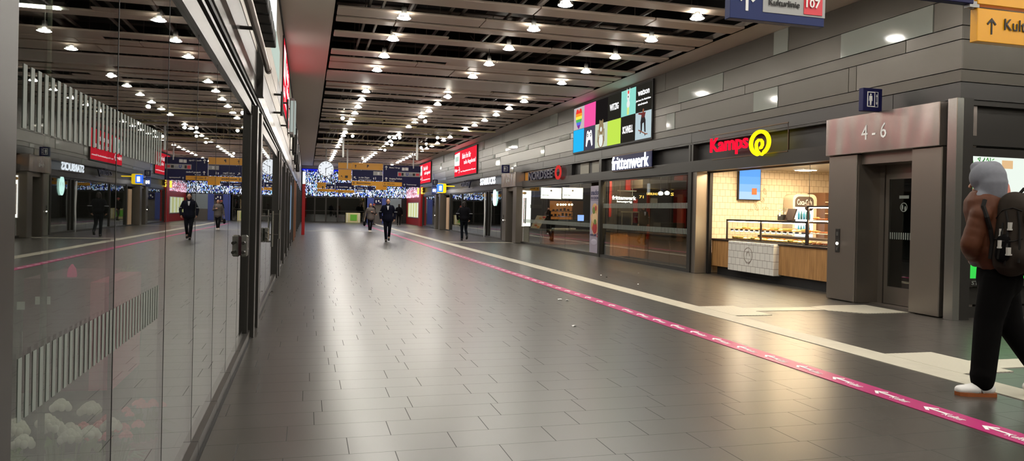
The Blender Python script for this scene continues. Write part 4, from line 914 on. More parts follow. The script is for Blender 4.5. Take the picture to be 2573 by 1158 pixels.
# plain seated animal, cartoon-free figure and skateboarder
part('symbol', m, PM_, dp); m = MB()
o = Vector(tl(2, 0, .5, .1)); m.ell(o+UZ*.52, .004, .2, .26, mi=7); m.ell(o+UZ*.12, .005, .26, .2, mi=7); m.ell(o+UZ*.14+Vector((-.003, 0, 0)), .004, .17, .2, mi=8); m.ell(o+UZ*.5+Vector((-.003, 0, 0)), .004, .08, .08, mi=8)
for s_ in (-1, 1): m.ell(o+UZ*.74+RY*.12*s_, .004, .05, .07, mi=7); m.poly(o+UZ*.1+RY*.24*s_, RY, UZ, [(-.05, 0), (.05, 0), (.03, .4), (-.03, .4)], .003, 7)
part('picture', m, PM_, dp); m = MB()
o = Vector(tl(4, 1, .5, .1)); m.ell(o+UZ*.46, .004, .1, .12, mi=8); m.ell(o+UZ*.26, .004, .11, .12, mi=8); m.box(o.x-.003, o.x, o.y-.06, o.y-.02, o.z-.05, o.z+.16, 2); m.box(o.x-.003, o.x, o.y+.02, o.y+.06, o.z-.05, o.z+.16, 2)
for s_ in (-1, 1): m.poly(o+UZ*.56+RY*.07*s_, RY, UZ, [(-.02, 0), (.02, 0), (.03*s_+.01, .16), (.03*s_-.01, .16)], .003, 8)
m.ell(o+UZ*.6, .005, .05, .06, mi=0); m.ell(o+UZ*.47+Vector((-.004, 0, 0)), .003, .03, .03, mi=6)
part('picture', m, PM_, dp); m = MB()
o = Vector(tl(5, 0, .5, .1)); m.poly(o+UZ*.08, RY, UZ, [(-.3, .1), (-.27, .13), (.2, -.02), (.3, -.02), (.3, -.05), (.2, -.05)], .003, 9)
for s_ in (-.16, .14): m.ell(o+UZ*(.07-s_*.25)+RY*s_, .004, .03, .03, mi=6)
m.poly(o+UZ*.1, RY, UZ, [(-.14, .06), (-.06, .05), (-.04, .26), (.06, .28), (.1, .02), (.18, .0), (.16, .34), (.06, .52), (-.1, .5), (-.16, .3)], .003, 6); m.ell(o+UZ*.7, .004, .055, .07, mi=9)
m.poly(o+UZ*.56, RY, UZ, [(-.08, -.04), (.1, -.04), (.16, .1), (.0, .1), (-.3, .12), (-.32, .08), (-.1, .04)], .003, 10)
part('picture', m, PM_, dp)
M_rscr = emat('red_screen', (226, 40, 58), 1.2)
def red_screen(x, y0, y1, z0, z1, r, label):
    s_ = 1 if x > 0 else -1; t = thing('advert_screen', label, 'screen', (x, y0, z0)); L_ = abs(y0-y1)
    m = MB(); m.box(x, x+.06*s_, y0, y1, z0, z1); part('frame', m, M_black, t)
    o = Vector((x-.004*s_, y0, z0)); r = Vector(r); nrm = r.cross(UZ)
    m = MB(); m.slab(o+r*.06+UZ*.05, r, UZ, nrm, L_-.12, z1-z0-.1, .004); dp = part('display', m, M_rscr, t)
    H_ = z1-z0; m = MB(); o2 = o+nrm*.006
    text(m, 'Bahn frei für', o2+r*L_*.38+UZ*H_*.64, r, UZ, L_*.38, H_*.2, .004, .01); text(m, 'tolle Angebote!', o2+r*L_*.46+UZ*H_*.38, r, UZ, L_*.5, H_*.2, .004, .01)
    text(m, 'im Hauptbahnhof Essen', o2+r*L_*.32+UZ*H_*.14, r, UZ, L_*.64, H_*.07, .004, .01); text(m, 'Hin', o2+r*L_*.03+UZ*H_*.2, r, UZ, L_*.12, H_*.12, .004, .02)
    m.slab(o2+r*L_*.15+UZ*H_*.25, r, UZ, nrm, L_*.12, H_*.02, .004); m.poly(o2+r*L_*.26+UZ*H_*.26, r, UZ, [(-.2, .2), (-.1, .2), (.12, 0), (-.1, -.2), (-.2, -.2), (0, 0)], .004)
    part('lettering', m, emat('scr_letter', (255, 235, 238), 1.5), dp)
    m = MB(); m.poly(o2+r*.08+UZ*H_*.42, r, UZ, [(0, .04), (L_*.24, 0), (L_*.25, H_*.5), (0, H_*.46)], .004, 0); m.slab(o2+r*(.08+L_*.04)+UZ*H_*.6+nrm*.004, r, UZ, nrm, L_*.16, H_*.18, .002, 1); part('white_card', m, [emat('card', (235, 240, 238), 1.3), emat('card_g', (190, 215, 200), 1.1)], dp)
red_screen(XR-.06, 46.4, 40.0, 3.42, 5.04, RY, 'red lit advert screen on the right wall above the walking person')
red_screen(XR-.06, 61.6, 55.8, 3.42, 5.04, RY, 'farther red lit advert screen, partly behind the dark blue signs')
# lit advert on the return wall with its case
t = thing('advert_screen', 'tall lit advert display with green field behind the person with the backpack', 'screen', (9.1, YC, .45))
m = MB()
m.box(9.06, 9.22, YC-.03, YC+.06, .46, 2.46); m.box(10.5, 10.66, YC-.03, YC+.06, .46, 2.46); m.box(9.22, 10.5, YC-.03, YC+.06, 2.34, 2.46); m.box(9.22, 10.5, YC-.03, YC+.06, .46, .575); part('frame', m, M_anth, t)
m = MB(); m.box(9.22, 10.5, YC, YC+.02, .575, 1.0, 0); m.box(9.22, 10.5, YC, YC+.02, 1.0, 2.34, 1)
dsp = part('display', m, [emat('ad_green', (60, 214, 80), 1.0), emat('ad_pale', (226, 236, 226), 1.15)], t)
m = MB(); rnd = random.Random(2); rx = Vector((1, 0, 0))
for k in range(60):
    px_, pz_ = rnd.uniform(9.23, 9.62), rnd.uniform(1.75, 2.32); an = rnd.uniform(.4, 2.6); dr = Vector((math.cos(an), 0, math.sin(an)))
    m.slab((px_, YC-.002, pz_), dr, Vector((-dr.z, 0, dr.x)), (0, -1, 0), min(rnd.uniform(.05, .12), max(.02, (2.33-pz_))), .012, .002, rnd.choice((0, 1)))
part('leaves', m, [emat('leaf_a', (70, 180, 60), .9), emat('leaf_b', (30, 130, 40), .8)], dsp)['kind'] = 'stuff'
SKN = emat('ad_skin', (200, 130, 110), .9)
m = MB(); m.ell((9.32, YC-.003, 1.66), .09, .003, .2); m.ell((9.4, YC-.003, 1.84), .06, .003, .07); part('picture', m, SKN, dsp); m = MB(); m.ell((9.86, YC-.003, 1.78), .1, .003, .22); part('picture', m, SKN, dsp)
m = MB(); m.ell((9.93, YC-.004, 1.6), .07, .004, .16); part('picture', m, emat('ad_red', (180, 50, 60), .9), dsp); m = MB(); m.box(9.78, 9.98, YC-.006, YC-.002, 2.18, 2.3); part('picture', m, emat('ad_sand', (230, 190, 140), 1), dsp)
m = MB(); text(m, 'STRÖER', (9.24, YC-.035, .485), rx, UZ, .42, .065, .004, .01); part('lettering', m, M_film, t)
# ------------------------------------------------------------------ left-hand shopfront (facade plane x = -0.57)
LX = XL
LY = Vector((0, 1, 0))
M_strip = mat('steel_strip', (86, 82, 79), .34, .75); M_shiny = mat('shiny_panel', (100, 93, 88), .18, .85)
M_wl = mat('left_cladding', (168, 160, 148), .4, .3)
b = MB()
b.box(LX-.03, LX, -1, 36, 2.33, 2.45, 1); b.box(LX-.05, LX-.02, -1, 36, 2.45, 2.62, 3); b.box(LX-.03, LX+.012, -1, 36, 2.475, 2.50, 1); b.box(LX-.03, LX+.02, -1, 36, 2.53, 2.56, 3); b.box(LX-.03, LX+.0, -1, 36, 2.575, 2.60, 1)
b.box(LX-.03, LX+.005, -1, 70, 2.625, 2.80, 2)
b.box(LX-.03, LX+.0, -1, 70, 2.815, 3.08, 1); b.box(LX-.05, LX-.01, -1, 70, 2.6, 5.12, 3)
rnd = random.Random(9)
for z0, z1 in ((3.10, 3.42), (3.435, 3.75), (3.765, 4.3), (4.315, 4.7), (4.715, 5.08)):
    y = -1.0
    while y < 70:
        w = rnd.uniform(2.4, 4.6); b.box(LX-.03, LX, y+.006, y+w-.006, z0, z1, 0 if rnd.random() < .8 else 1); y += w
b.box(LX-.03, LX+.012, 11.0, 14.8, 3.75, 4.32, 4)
b.box(LX-.01, LX+.03, -1, 70, 5.075, 5.12, 3)
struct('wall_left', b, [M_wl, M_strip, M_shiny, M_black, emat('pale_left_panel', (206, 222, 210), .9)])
b = MB(); b.box(LX-.06, LX+.015, -1, 36, 0, .085, 0); b.box(LX-.045, LX+.03, -1, 36, 0, .012, 1)  # black strip at the foot stands in for the shadow under the sill
for y in (3.53, 4.42, 5.31, 6.2, 7.1): b.box(LX-.0605, LX+.0155, y, y+.006, .0, .0855, 1)
struct('baseboard_left', b, [M_strip, M_black])
b = MB()
b.box(LX-.08, LX+.05, 1.2, 1.57, 0, 2.33)
for y0, y1, x1 in ((8.05, 8.2, .0), (8.28, 8.46, .05), (8.6, 8.75, .02), (8.95, 9.25, .05), (15.0, 15.3, .04), (15.5, 15.7, .06), (16.3, 16.6, .04), (18.8, 19.1, .05), (21.6, 21.9, .05), (24.4, 24.8, .05), (27.2, 27.6, .05), (30.2, 30.6, .06), (33.2, 33.6, .06), (35.8, 36.2, .08)):
    b.box(LX-.07, LX+x1, y0, y1, 0, 2.45)
b.box(LX-.09, LX-.05, 8.0, 9.3, 0, 2.4); b.box(LX-.09, LX-.05, 15, 16.6, 0, 2.4)
b.box(LX-.02, LX+.07, 8.75, 8.95, 2.62, 3.2)
struct('trim_7', b, [M_anth])
def leftglass(y0, y1, seams, label, tint=None):
    t = thing('glass_front', label, 'shop window', (LX-.03, (y0+y1)/2, .085)); ys = [y0]+seams+[y1]
    for p, q_ in zip(ys, ys[1:]): m = MB(); m.box(LX-.035, LX-.023, p+.003, q_-.003, .085, 2.34); part('pane', m, M_glassL, t)
    m = MB()
    for q_ in seams: m.box(LX-.036, LX-.022, q_-.003, q_+.003, .085, 2.34)
    part('seam', m, M_black, t)
    return t
G1 = leftglass(1.57, 8.05, [2.64, 3.53, 4.42, 5.31, 6.2, 7.1], 'nearest long mirror-like flower shop glass with two rows of frosted stripes')
for z in (.92, 1.555):
    m = MB()
    for k in range(35): m.box(LX-.0225, LX-.0215, 1.82+k*.0455, 1.842+k*.0455, z, z+.138)
    part('film_stripes', m, M_film, G1)['kind'] = 'stuff'
m = MB(); m.cyl((LX-.06, 2.10, .08), (LX-.06, 2.10, 2.34), .008, n=8); part('upright_rod', m, M_steel_l, G1)
leftglass(-.9, 1.2, [.5], 'glass beside the viewer left of the nearest post')
leftglass(9.3, 15.0, [10.6, 11.9, 13.2], 'second left glass front with long upright pull handles')
leftglass(16.6, 21.6, [18.9], 'third glass front on the left'); leftglass(21.9, 30.2, [24.6, 27.4], 'far glass front on the left'); leftglass(30.6, 35.8, [33.4], 'farthest glass front on the left')
# lock handle of the first glass, pull handles of the second
def lock(y, z, label):
    t = thing('door_lock', label, 'door lock', (LX, y, z))
    m = MB(); m.bbox(LX-.022, LX+.045, y-.04, y+.04, z-.10, z+.10, .012); part('body', m, M_steel_l, t)
    for dz in (.035, -.05):
        m = MB(); m.cyl((LX+.02, y-.03, z+dz), (LX+.02, y-.2, z+dz), .012, n=10); m.cyl((LX+.02, y-.2, z+dz), (LX+.02, y-.23, z+dz), .016, n=10)
        m.cyl((LX+.02, y+.03, z+dz), (LX+.02, y+.24, z+dz), .012, n=10); m.cyl((LX+.02, y+.22, z+dz), (LX+.02, y+.25, z+dz), .016, n=10); part('bolt', m, M_anth, t)
    return t
lock(7.35, 1.02, 'steel bolt lock clamped on the nearest left glass, at hip height'); lock(11.3, .98, 'second steel bolt lock, left of the upright pull handles')
for y, lb in ((11.75, 'left one of the two upright pull handles on the second glass'), (14.6, 'right one of the two upright pull handles, brighter and nearer the post')):
    t = thing('pull_handle', 'steel '+lb, 'handle', (LX, y, .8)); m = MB(); m.cyl((LX+.07, y, .78), (LX+.07, y, 1.32), .018, n=12); part('grip', m, M_steel_l, t)
    m = MB()
    for z in (.86, 1.24): m.cyl((LX-.02, y, z), (LX+.07, y, z), .012, n=8)
    part('standoff', m, M_chrome, t)
# bronze rail on brackets, ribbed dark box, lit box sign
t = thing('rail', 'bronze coloured tube rail above the nearest left glass', 'rail', (LX+.12, 5, 2.87))
m = MB(); m.cyl((LX+.13, -.8, 2.88), (LX+.13, 8.5, 2.88), .032, n=14); m.cyl((LX+.13, 8.5, 2.88), (LX+.13, 8.62, 2.88), .036, n=14); part('tube', m, M_bronze, t, smooth=False)
for y in (.5, 3.5, 6.6): m = MB(); m.cyl((LX-.01, y, 2.88), (LX+.12, y, 2.88), .016, n=8); part('bracket', m, M_anth, t)
t = thing('light_box', 'ribbed black box with a bright face high on the left wall', 'sign', (LX+.03, 8, 3.3))
for k in range(9): m = MB(); y = 9.1-k*.42; m.bbox(LX+.01, LX+.17, y, y+.34, 3.30+.0*k, 3.46, .01); part('rib', m, M_black, t)
m = MB(); m.box(LX+.01, LX+.15, 5.4, 9.42, 3.46, 4.3); part('box', m, M_anth, t); m = MB(); 
for k in range(9): y = 9.12-k*.42; m.box(LX+.15, LX+.17, y, y+.3, 3.5, 4.25)
part('face', m, emat('face_white', (230, 235, 235), 1.6), t)
t = thing('light_box', 'grey box sign with pale lit face sticking out on the left wall', 'sign', (LX+.02, 22, 3.4))
m = MB(); m.bbox(LX+.04, LX+.16, 22, 22.9, 3.42, 4.46, .02); part('box', m, M_grey, t); m = MB(); m.box(LX+.16, LX+.2, 22.1, 22.8, 3.5, 4.4); m.box(LX+.06, LX+.14, 21.985, 22, 3.5, 4.38); part('face', m, emat('face_pale', (214, 226, 218), .55), t)
m = MB()
for z in (3.5, 4.2): m.cyl((LX+.005, 22.4, z), (LX+.06, 22.4, z), .02, n=8)
part('bracket', m, M_anth, t)
for i, (y, z, h_) in enumerate(((13.0, 2.95, .5), (16.5, 3.1, .8), (25.0, 3.2, .9), (29.0, 3.1, .8), (33.0, 3.0, .9))):
    t = thing('sign_bracket', ['dark bracket arm on the left wall nearest the pale panel', 'dark double bracket left of the grey box sign', 'dark hanging box beyond the grey box sign', 'dark box sign high on the left, farther off', 'farthest dark box sign on the left wall'][i], 'bracket', (LX, y, z))
    m = MB(); m.cyl((LX-.01, y, z), (LX+.14, y, z), .018, n=8); m.cyl((LX-.01, y, z+h_*.6), (LX+.14, y, z+h_*.6), .018, n=8); m.cyl((LX+.13, y, z-.05), (LX+.13, y, z+h_*.7), .022, n=8); part('arm', m, M_anth, t)
    if i > 1: m = MB(); m.bbox(LX+.06, LX+.22, y+.1, y+1.0, z-.1, z+h_*.8, .02); part('box', m, M_anth2, t)
red_screen(LX+.022, 16.6, 21.6, 3.5, 5.03, LY, 'red lit advert screen high on the left wall, seen edge on')
# rooms behind the left glass
b = MB(); b.box(-4.2, -4.1, -2, 9, 0, 2.95); b.box(-4.1, LX-.04, -2.1, -2, 0, 2.95); b.box(-4.1, LX-.05, 9.0, 9.1, 0, 2.95); b.box(-4.2, LX-.04, -2, 36, 2.9, 2.95); b.box(-2.6, -2.5, 9.1, 36, 0, 2.95); b.box(-2.6, LX, 36.2, 36.3, 0, 3.1)
b.box(LX-.1, LX-.0, 36.3, 70, 0, 2.65); b.box(-2.6, LX-.08, 16.2, 16.3, 0, 2.95); b.box(-2.6, LX-.08, 24.5, 24.6, 0, 2.95)
struct('wall_left_shops', b, mat('left_room_dark', (58, 56, 52), .7))
b = MB()
for y in (38.5, 43, 47.5, 52, 57, 62, 67): b.box(LX-.02, LX+.06, y, y+.25, 0, 2.65)
struct('trim_8', b, M_anth)
t = thing('lit_poster', 'narrow bluish glowing poster on the far left front', 'poster', (LX+.02, 26, .6)); m = MB(); m.box(LX-.0, LX+.03, 25.4, 27.0, .5, 2.2); part('frame', m, M_anth, t); m = MB(); m.box(LX+.03, LX+.036, 25.5, 26.9, .6, 2.1); part('display', m, emat('poster_blue', (150, 180, 210), .6), t)
for i, y in enumerate((31.4, 34.6)): m = MB(); m.bbox(LX-.0, LX+.09, y, y+.6, 0, 2.45, .02); solo('bronze_pillar', m, mat('bronze_pillar', (150, 100, 70), .35, .6), ['narrow bronze lit pillar on the far left front', 'second bronze pillar just before the red post'][i], 'pillar', (LX, y, 0))
t = thing('red_post', 'slim bright red post with a white top at the left of the hall', 'post', (-.16, 38, 0)); m = MB(); m.bbox(-.25, -.1, 37.9, 38.05, 0, 2.5, .01); part('post', m, mat('post_red', (190, 16, 20), .35), t); m = MB(); m.bbox(-.24, -.11, 37.91, 38.04, 2.5, 3.1, .01); part('lamp', m, emat('post_top', (235, 240, 245), 1.2), t)
# flower shop: counter, buckets, bouquets
M_mag = mat('magenta_panel', (150, 30, 86), .4, emit=.05); M_pinkf = mat('pink_flower', (214, 110, 120), .6, emit=.10, ecol=(214, 110, 120)); M_whf = mat('white_flower', (214, 204, 196), .6, emit=.10, ecol=(214, 204, 196)); M_leaf = mat('leaf_green', (84, 104, 56), .55, emit=.04, ecol=(84, 104, 56)); M_tul = mat('tulip_pink', (230, 60, 130), .5, emit=.25, ecol=(230, 60, 130))  # faint glow put into flower and leaf colours, standing in for light
M_bkt = mat('bucket_rose', (140, 92, 90), .5, emit=.05, ecol=(140, 92, 90)); M_bktd = mat('bucket_dark', (50, 50, 50), .5)  # rose bucket colour also carries a faint painted glow
for i, y in enumerate((2.6, 4.4, 6.4)):  # strips added to light the flower shop interior
    t = thing('ceiling_panel_light', 'added dim light strip inside the dark flower shop', 'lamp', (-2.4, y, 2.88), 'added strip lights in the flower shop'); m = MB(); m.box(-3.0, -1.8, y-.06, y+.06, 2.87, 2.9); part('frame', m, M_whitep, t); m = MB(); m.box(-2.95, -1.85, y-.04, y+.04, 2.862, 2.87); part('diffuser', m, emat('strip%d' % i, (250, 245, 230), 45), t)
Yc = 4.6; a = onY(60, 700, Yc); c = onY(288, 700, Yc); e = onY(222, 860, Yc)
t = thing('shop_counter', 'dark magenta flower table, its right part lighter pink, behind the nearest left glass', 'counter', (a.x, Yc, 0)); m = MB(); m.box(a.x, onY(228, 700, Yc).x, Yc, Yc+.7, .35, a.z); part('front_panel', m, mat('magenta_dark', (92, 30, 56), .5), t)
m = MB(); m.box(onY(228, 700, Yc).x+.002, c.x, Yc-.01, Yc+.7, .35, c.z-.02); part('pink_panel', m, mat('pink_cloth', (196, 84, 118), .6), t); m = MB(); m.box(a.x, c.x-.02, Yc+.04, Yc+.68, 0, .35); part('base', m, M_bktd, t)
for i, (px0, px1, py) in enumerate([(42, 62, 770), (88, 126, 757)]):
    q = onY(px0, py+8, Yc-.2); q2 = onY(px1, py-12, Yc-.2); t = thing('price_card', ['small white card near the post behind the left glass', 'wider white card behind the left glass, right of another'][i], 'card', tuple(q)); m = MB(); m.box(q.x, q2.x, Yc-.2, Yc-.195, q.z, q2.z); part('card', m, M_whitep, t); m = MB(); m.cyl(((q.x+q2.x)/2, Yc-.19, .0), ((q.x+q2.x)/2, Yc-.19, q2.z-.01), .006, n=6); part('stick', m, M_anth, t)
M_magw = mat('magenta_wall', (120, 18, 66), .5, emit=.12, ecol=(150, 20, 84))  # faint glow put into the panel colour so it looks lit
m = MB(); q = onX(300, 720, -2.6); m.box(-4.08, -4.04, 5.0, 8.9, .4, 2.3); solo('wall_poster', m, M_magw, 'large magenta panel on the back wall of the dark flower shop', 'panel', (-4.06, 7, .4))
def bouquet(x, y, kind, label, s=1.0):
    t = thing('flower_bucket', label, 'flower bucket', (x, y, 0)); rnd = random.Random(int(x*100+y*1000))
    m = MB(); m.lathe([(.10*s, 0), (.15*s, .34*s), (.16*s, .35*s), (.15*s, .36*s), (.13*s, .33*s)], (x, y, 0), 16); part('bucket', m, M_bkt if kind != 'd' else M_bktd, t, smooth=True)
    m = MB()
    for k in range(16):
        a = rnd.uniform(0, 6.28); r = rnd.uniform(.04, .16)*s; h_ = rnd.uniform(.5, .72)*s
        m.tube([(x+math.cos(a)*r*.4, y+math.sin(a)*r*.4, .3*s), (x+math.cos(a)*r, y+math.sin(a)*r, h_)], .004, 5)
    for k in range(22):
        a = rnd.uniform(0, 6.28); p0 = Vector((x+math.cos(a)*.08*s, y+math.sin(a)*.08*s, rnd.uniform(.33, .45)*s)); o_ = Vector((math.cos(a), math.sin(a), rnd.uniform(.3, 1.6))).normalized(); L_ = rnd.uniform(.16, .3)*s; sd = o_.cross(UZ).normalized()*.022
        tip = p0+o_*L_-UZ*.04; mid = p0+o_*L_*.5+UZ*.02; m.add([p0, mid+sd, tip, mid-sd, mid+Vector((0, 0, .006))], [(0, 1, 4), (1, 2, 4), (2, 3, 4), (3, 0, 4)])
    part('foliage', m, M_leaf, t)
    mt = {'w': M_whf, 'p': M_pinkf, 't': M_tul, 'd': M_whf}[kind]; n = {'w': 12, 'p': 9, 't': 7, 'd': 8}[kind]
    for k in range(n):
        a = k*2.4; r = (.03+.035*math.sqrt(k)*1.3)*s; z = (.66-.05*r)*s+rnd.uniform(0, .08)*s; c = Vector((x+math.cos(a)*r*1.2, y+math.sin(a)*r*1.2, z)); m = MB()
        if kind == 't': m.lathe([(.01, -.05), (.028, -.03), (.032, .0), (.02, .035), (.004, .05)], c, 9)
        else:
            R_ = .05*s
            for j in range(15):
                b_ = j*2.399; rr = R_*(.1+.85*j/15); m.ell(c+Vector((math.cos(b_)*rr*.8, math.sin(b_)*rr*.8, R_*(.4-.55*j/15))), R_*.3, R_*.3, R_*.36, 6, 5)
        part('bloom', m, mt, t, smooth=True)
    return t
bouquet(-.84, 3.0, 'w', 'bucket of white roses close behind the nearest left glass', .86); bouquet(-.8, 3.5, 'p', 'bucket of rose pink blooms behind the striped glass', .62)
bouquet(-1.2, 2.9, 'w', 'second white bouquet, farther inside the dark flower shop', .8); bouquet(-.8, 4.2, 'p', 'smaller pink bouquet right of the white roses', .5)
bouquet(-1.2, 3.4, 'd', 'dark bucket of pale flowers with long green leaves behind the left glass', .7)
q = onY(181, 690, 4.7); t = thing('tulip', 'single large pink bud standing on the magenta flower table', 'flower', (q.x, 4.7, q.z-.3)); m = MB(); m.lathe([(.004, -.055), (.02, -.04), (.026, .0), (.02, .035), (.004, .06)], q, 12); part('bloom', m, M_tul, t, smooth=True); m = MB(); m.cyl((q.x, 4.7, onY(181, 700, 4.6).z+.03), q-UZ*.05, .004, n=6); part('stem', m, M_leaf, t)
q = onY(318, 695, 5.6); t = thing('spiky_plant', 'dark spiky plant right of the magenta flower table behind glass', 'plant', (q.x, 5.6, 0)); m = MB(); rnd = random.Random(3)
for k in range(16):
    an = rnd.uniform(-2.2, 2.2); el = rnd.uniform(-.2, 1.0); d_ = Vector((math.cos(an)*math.cos(el), math.sin(an)*math.cos(el), math.sin(el))); L_ = rnd.uniform(.1, .17); m.tube([q, q+d_*L_*.5+UZ*.01, q+d_*L_-UZ*.02], [.006, .005, .001], 5)
part('foliage', m, M_leaf, t); m = MB(); m.lathe([(.07, 0), (.10, .5), (.105, .52), (.09, .5)], (q.x, 5.6, 0), 14); m.cyl((q.x, 5.6, .5), q, .012, n=8); part('pot', m, M_bktd, t)
# ------------------------------------------------------------------ hanging signs
def ypanel(m, x0, x1, yt, yb, Y, th=.06, dy=0, mi=None):
    a = onY((x0+x1)/2, yb, Y); c = onY((x0+x1)/2, yt, Y); l = onY(x0, (yt+yb)/2, Y); r = onY(x1, (yt+yb)/2, Y)
    m.box(l.x, r.x, Y-dy, Y-dy+th, a.z, c.z, mi)
def ytext(m, s, x0, x1, yt, yb, Y, d=.012, bold=.01, mi=None, w=True):
    l = onY(x0, yb, Y); r = onY(x1, yb, Y); c = onY((x0+x1)/2, yt, Y); a = onY((x0+x1)/2, yb, Y)
    text(m, s, (l.x, Y-d+.006 if False else Y-.006, a.z), (1, 0, 0), UZ, (r.x-l.x) if w else None, c.z-a.z, .006, bold, mi)
class PM:                                                   # collects each word or symbol of a sign as a part of its own
    def __init__(s, mats, t): s.mats = mats; s.t = t
def pw(pm, s_, *a, **k): m_ = MB(); ytext(m_, s_, *a, **k); part('lettering', m_, pm.mats, pm.t)
def pa(pm, *a, **k): m_ = MB(); arrow(m_, *a, **k); part('arrow', m_, pm.mats, pm.t)
def pp(pm, *a, **k): m_ = MB(); ypanel(m_, *a, **k); part('symbol', m_, pm.mats, pm.t)
def arrow(m, cx, cy, s, Y, ang=90, mi=None, wd=.13):
    o = onY(cx, cy, Y); S = s/2; a = math.radians(ang-90); r = Vector((math.cos(a), 0, math.sin(a))); u = Vector((-math.sin(a), 0, math.cos(a))); o = o+Vector((0, -.0, 0)); w = S*wd*1.2
    m.poly(o, r, u, [(-w, -S), (w, -S), (w, S*.75), (-w, S*.75)], .006, mi)
    m.poly(o, r, u, [(0, S), (-S*.72, S*.28), (-S*.72+w*1.6, S*.12), (0, S-w*3.0)], .0061, mi); m.poly(o, r, u, [(0, S), (0, S-w*3.0), (S*.72-w*1.6, S*.12), (S*.72, S*.28)], .0061, mi)
Y = 6.0
t = thing('hanging_sign', 'near dark blue hanging sign with Kulturlinie 107 at the top edge', 'sign', (4.2, Y, 3.2))
m = MB(); a = onY(1834, 44, Y); c = onY(2071, 60, Y); m.bbox(a.x, c.x, Y, Y+.09, a.z, a.z+1.0, .004); pl = part('panel', m, M_blue, t)
m = MB(); q = onY(1916, 30, Y); q2 = onY(2073, 43, Y); m.box(q.x, c.x+.002, Y-.005, Y, q.z, q.z+.36); part('plate', m, M_grey, t)
m = MB(); ytext(m, 'Kulturlinie', 1931, 2008, 2, 17, Y-.006, w=True); part('lettering', m, M_blackp, t)
m = MB(); ytext(m, 'Messe, Uni', 1931, 2008, -52, -34, Y-.006); 
m = MB(); q = onY(2018, 36, Y); q2 = onY(2064, 36, Y); m.box(q.x, q2.x, Y-.012, Y-.005, q.z, q.z+.2); bx = part('number_box', m, M_redp, t)
m = MB(); ytext(m, '107', 2024, 2059, -1, 21, Y-.013, bold=.015); part('lettering', m, M_whitep, bx)
m = MB(); o = onY(1876, 27, Y-.0); m.box(o.x-.014, o.x+.014, Y-.006, Y, o.z, o.z+.17); m.poly((o.x, Y, o.z+.19), (1, 0, 0), UZ, [(0, 0), (-.085, -.085), (-.06, -.11), (0, -.045), (.06, -.11), (.085, -.085)], .006); part('arrow', m, M_whitep, t)
m = MB()
for x in (a.x+.2, c.x-.2): m.cyl((x, Y+.045, a.z+1.0), (x, Y+.045, 6.3), .02, n=10)
part('pole', m, M_grey, t)
t = thing('hanging_sign', 'near yellow hanging sign with an arrow and Kultu at the right edge', 'sign', (6.8, Y, 3.2))
m = MB(); a = onY(2455, 103, Y); m.bbox(a.x, a.x+2.1, Y, Y+.09, a.z, a.z+.335, .006); part('panel', m, M_yel, t)
m = MB(); arrow(m, 2491, 66, .165, Y, 90, wd=.09); part('arrow', m, M_blackp, t)
m = MB(); q = onY(2522, 76, Y); text(m, 'Kulturlinie', (q.x, Y-.006, q.z), (1, 0, 0), UZ, None, .115, .006, .0); part('lettering', m, M_blackp, t)
m = MB(); m.bbox(a.x-.0, a.x+2.1, Y, Y+.09, a.z+.375, a.z+.95, .006); part('upper_panel', m, M_yel, t)
m = MB(); m.bbox(a.x-1.45, a.x-.05, Y, Y+.09, a.z+.37, a.z+.95, .006); part('upper_panel', m, M_bluedk, t)
m = MB(); m.cyl((a.x-.03, Y+.045, a.z+.33), (a.x-.03, Y+.045, 6.3), .02, n=10); m.box(a.x-.09, a.x+.03, Y+.01, Y+.08, a.z+.34, a.z+.4); m.cyl((a.x+1.9, Y+.045, a.z+.9), (a.x+1.9, Y+.045, 6.3), .02, n=10); part('pole', m, M_grey, t)
# main far sign group
Y = 49.0
t = thing('hanging_sign', 'large yellow and dark blue hanging sign group over the hall, beside the clock', 'sign', (4.5, Y, 2.9))
for q_ in ((850, 884, 409, 424), (884.5, 962, 410, 426.5), (850, 883, 425.5, 453)): m = MB(); ypanel(m, *q_, Y); part('yellow_panel', m, M_yel, t)
for q_ in ((884.5, 961, 429, 454), (963, 1056.5, 416, 469.5)): m = MB(); ypanel(m, *q_, Y); part('blue_panel', m, M_bluedk, t)
m = MB(); ypanel(m, 884, 962, 455, 466.5, Y); ypanel(m, 962.5, 1010, 457.5, 467.5, Y-.07); part('lower_yellow_panel', m, M_yel, t)
m = MB(); ypanel(m, 938, 961, 430.5, 440.5, Y-.01, .01); ypanel(m, 999, 1056, 432.5, 444, Y-.01, .01); part('plate', m, M_grey, t)
m = PM(M_whitep, t); T = Y-.012
pw(m, 'zu den Zügen', 901, 928, 444, 449, T, bold=.02); pw(m, 'to Platforms / Reisezentrum', 901, 933, 450, 452.5, T); pa(m, 892, 446.5, .22, T, 135)
pw(m, 'S', 948, 954, 432.5, 439, T-.02, bold=.05); pw(m, 'Messe / Gruga', 978, 1005, 419.5, 424, T, bold=.02); pw(m, 'Ausgang Freiheit', 978, 1010, 447, 452, T, bold=.02); pw(m, 'Exit South', 978, 991, 453, 456, T)
pa(m, 970.5, 421.5, .27, T, 90); pa(m, 970.5, 449.5, .24, T, 90); pw(m, 'Theaterpassage', 1021, 1046, 462.5, 466, T, bold=.02); pa(m, 1016, 464.5, .15, T, 90)
for x0, x1 in ((1010, 1017), (1018, 1026)): pp(m, x0, x1, 421, 428.5, T, .006)
pp(m, 938, 940, 446, 451, T, .006); pp(m, 943, 944.5, 445, 451, T, .006)

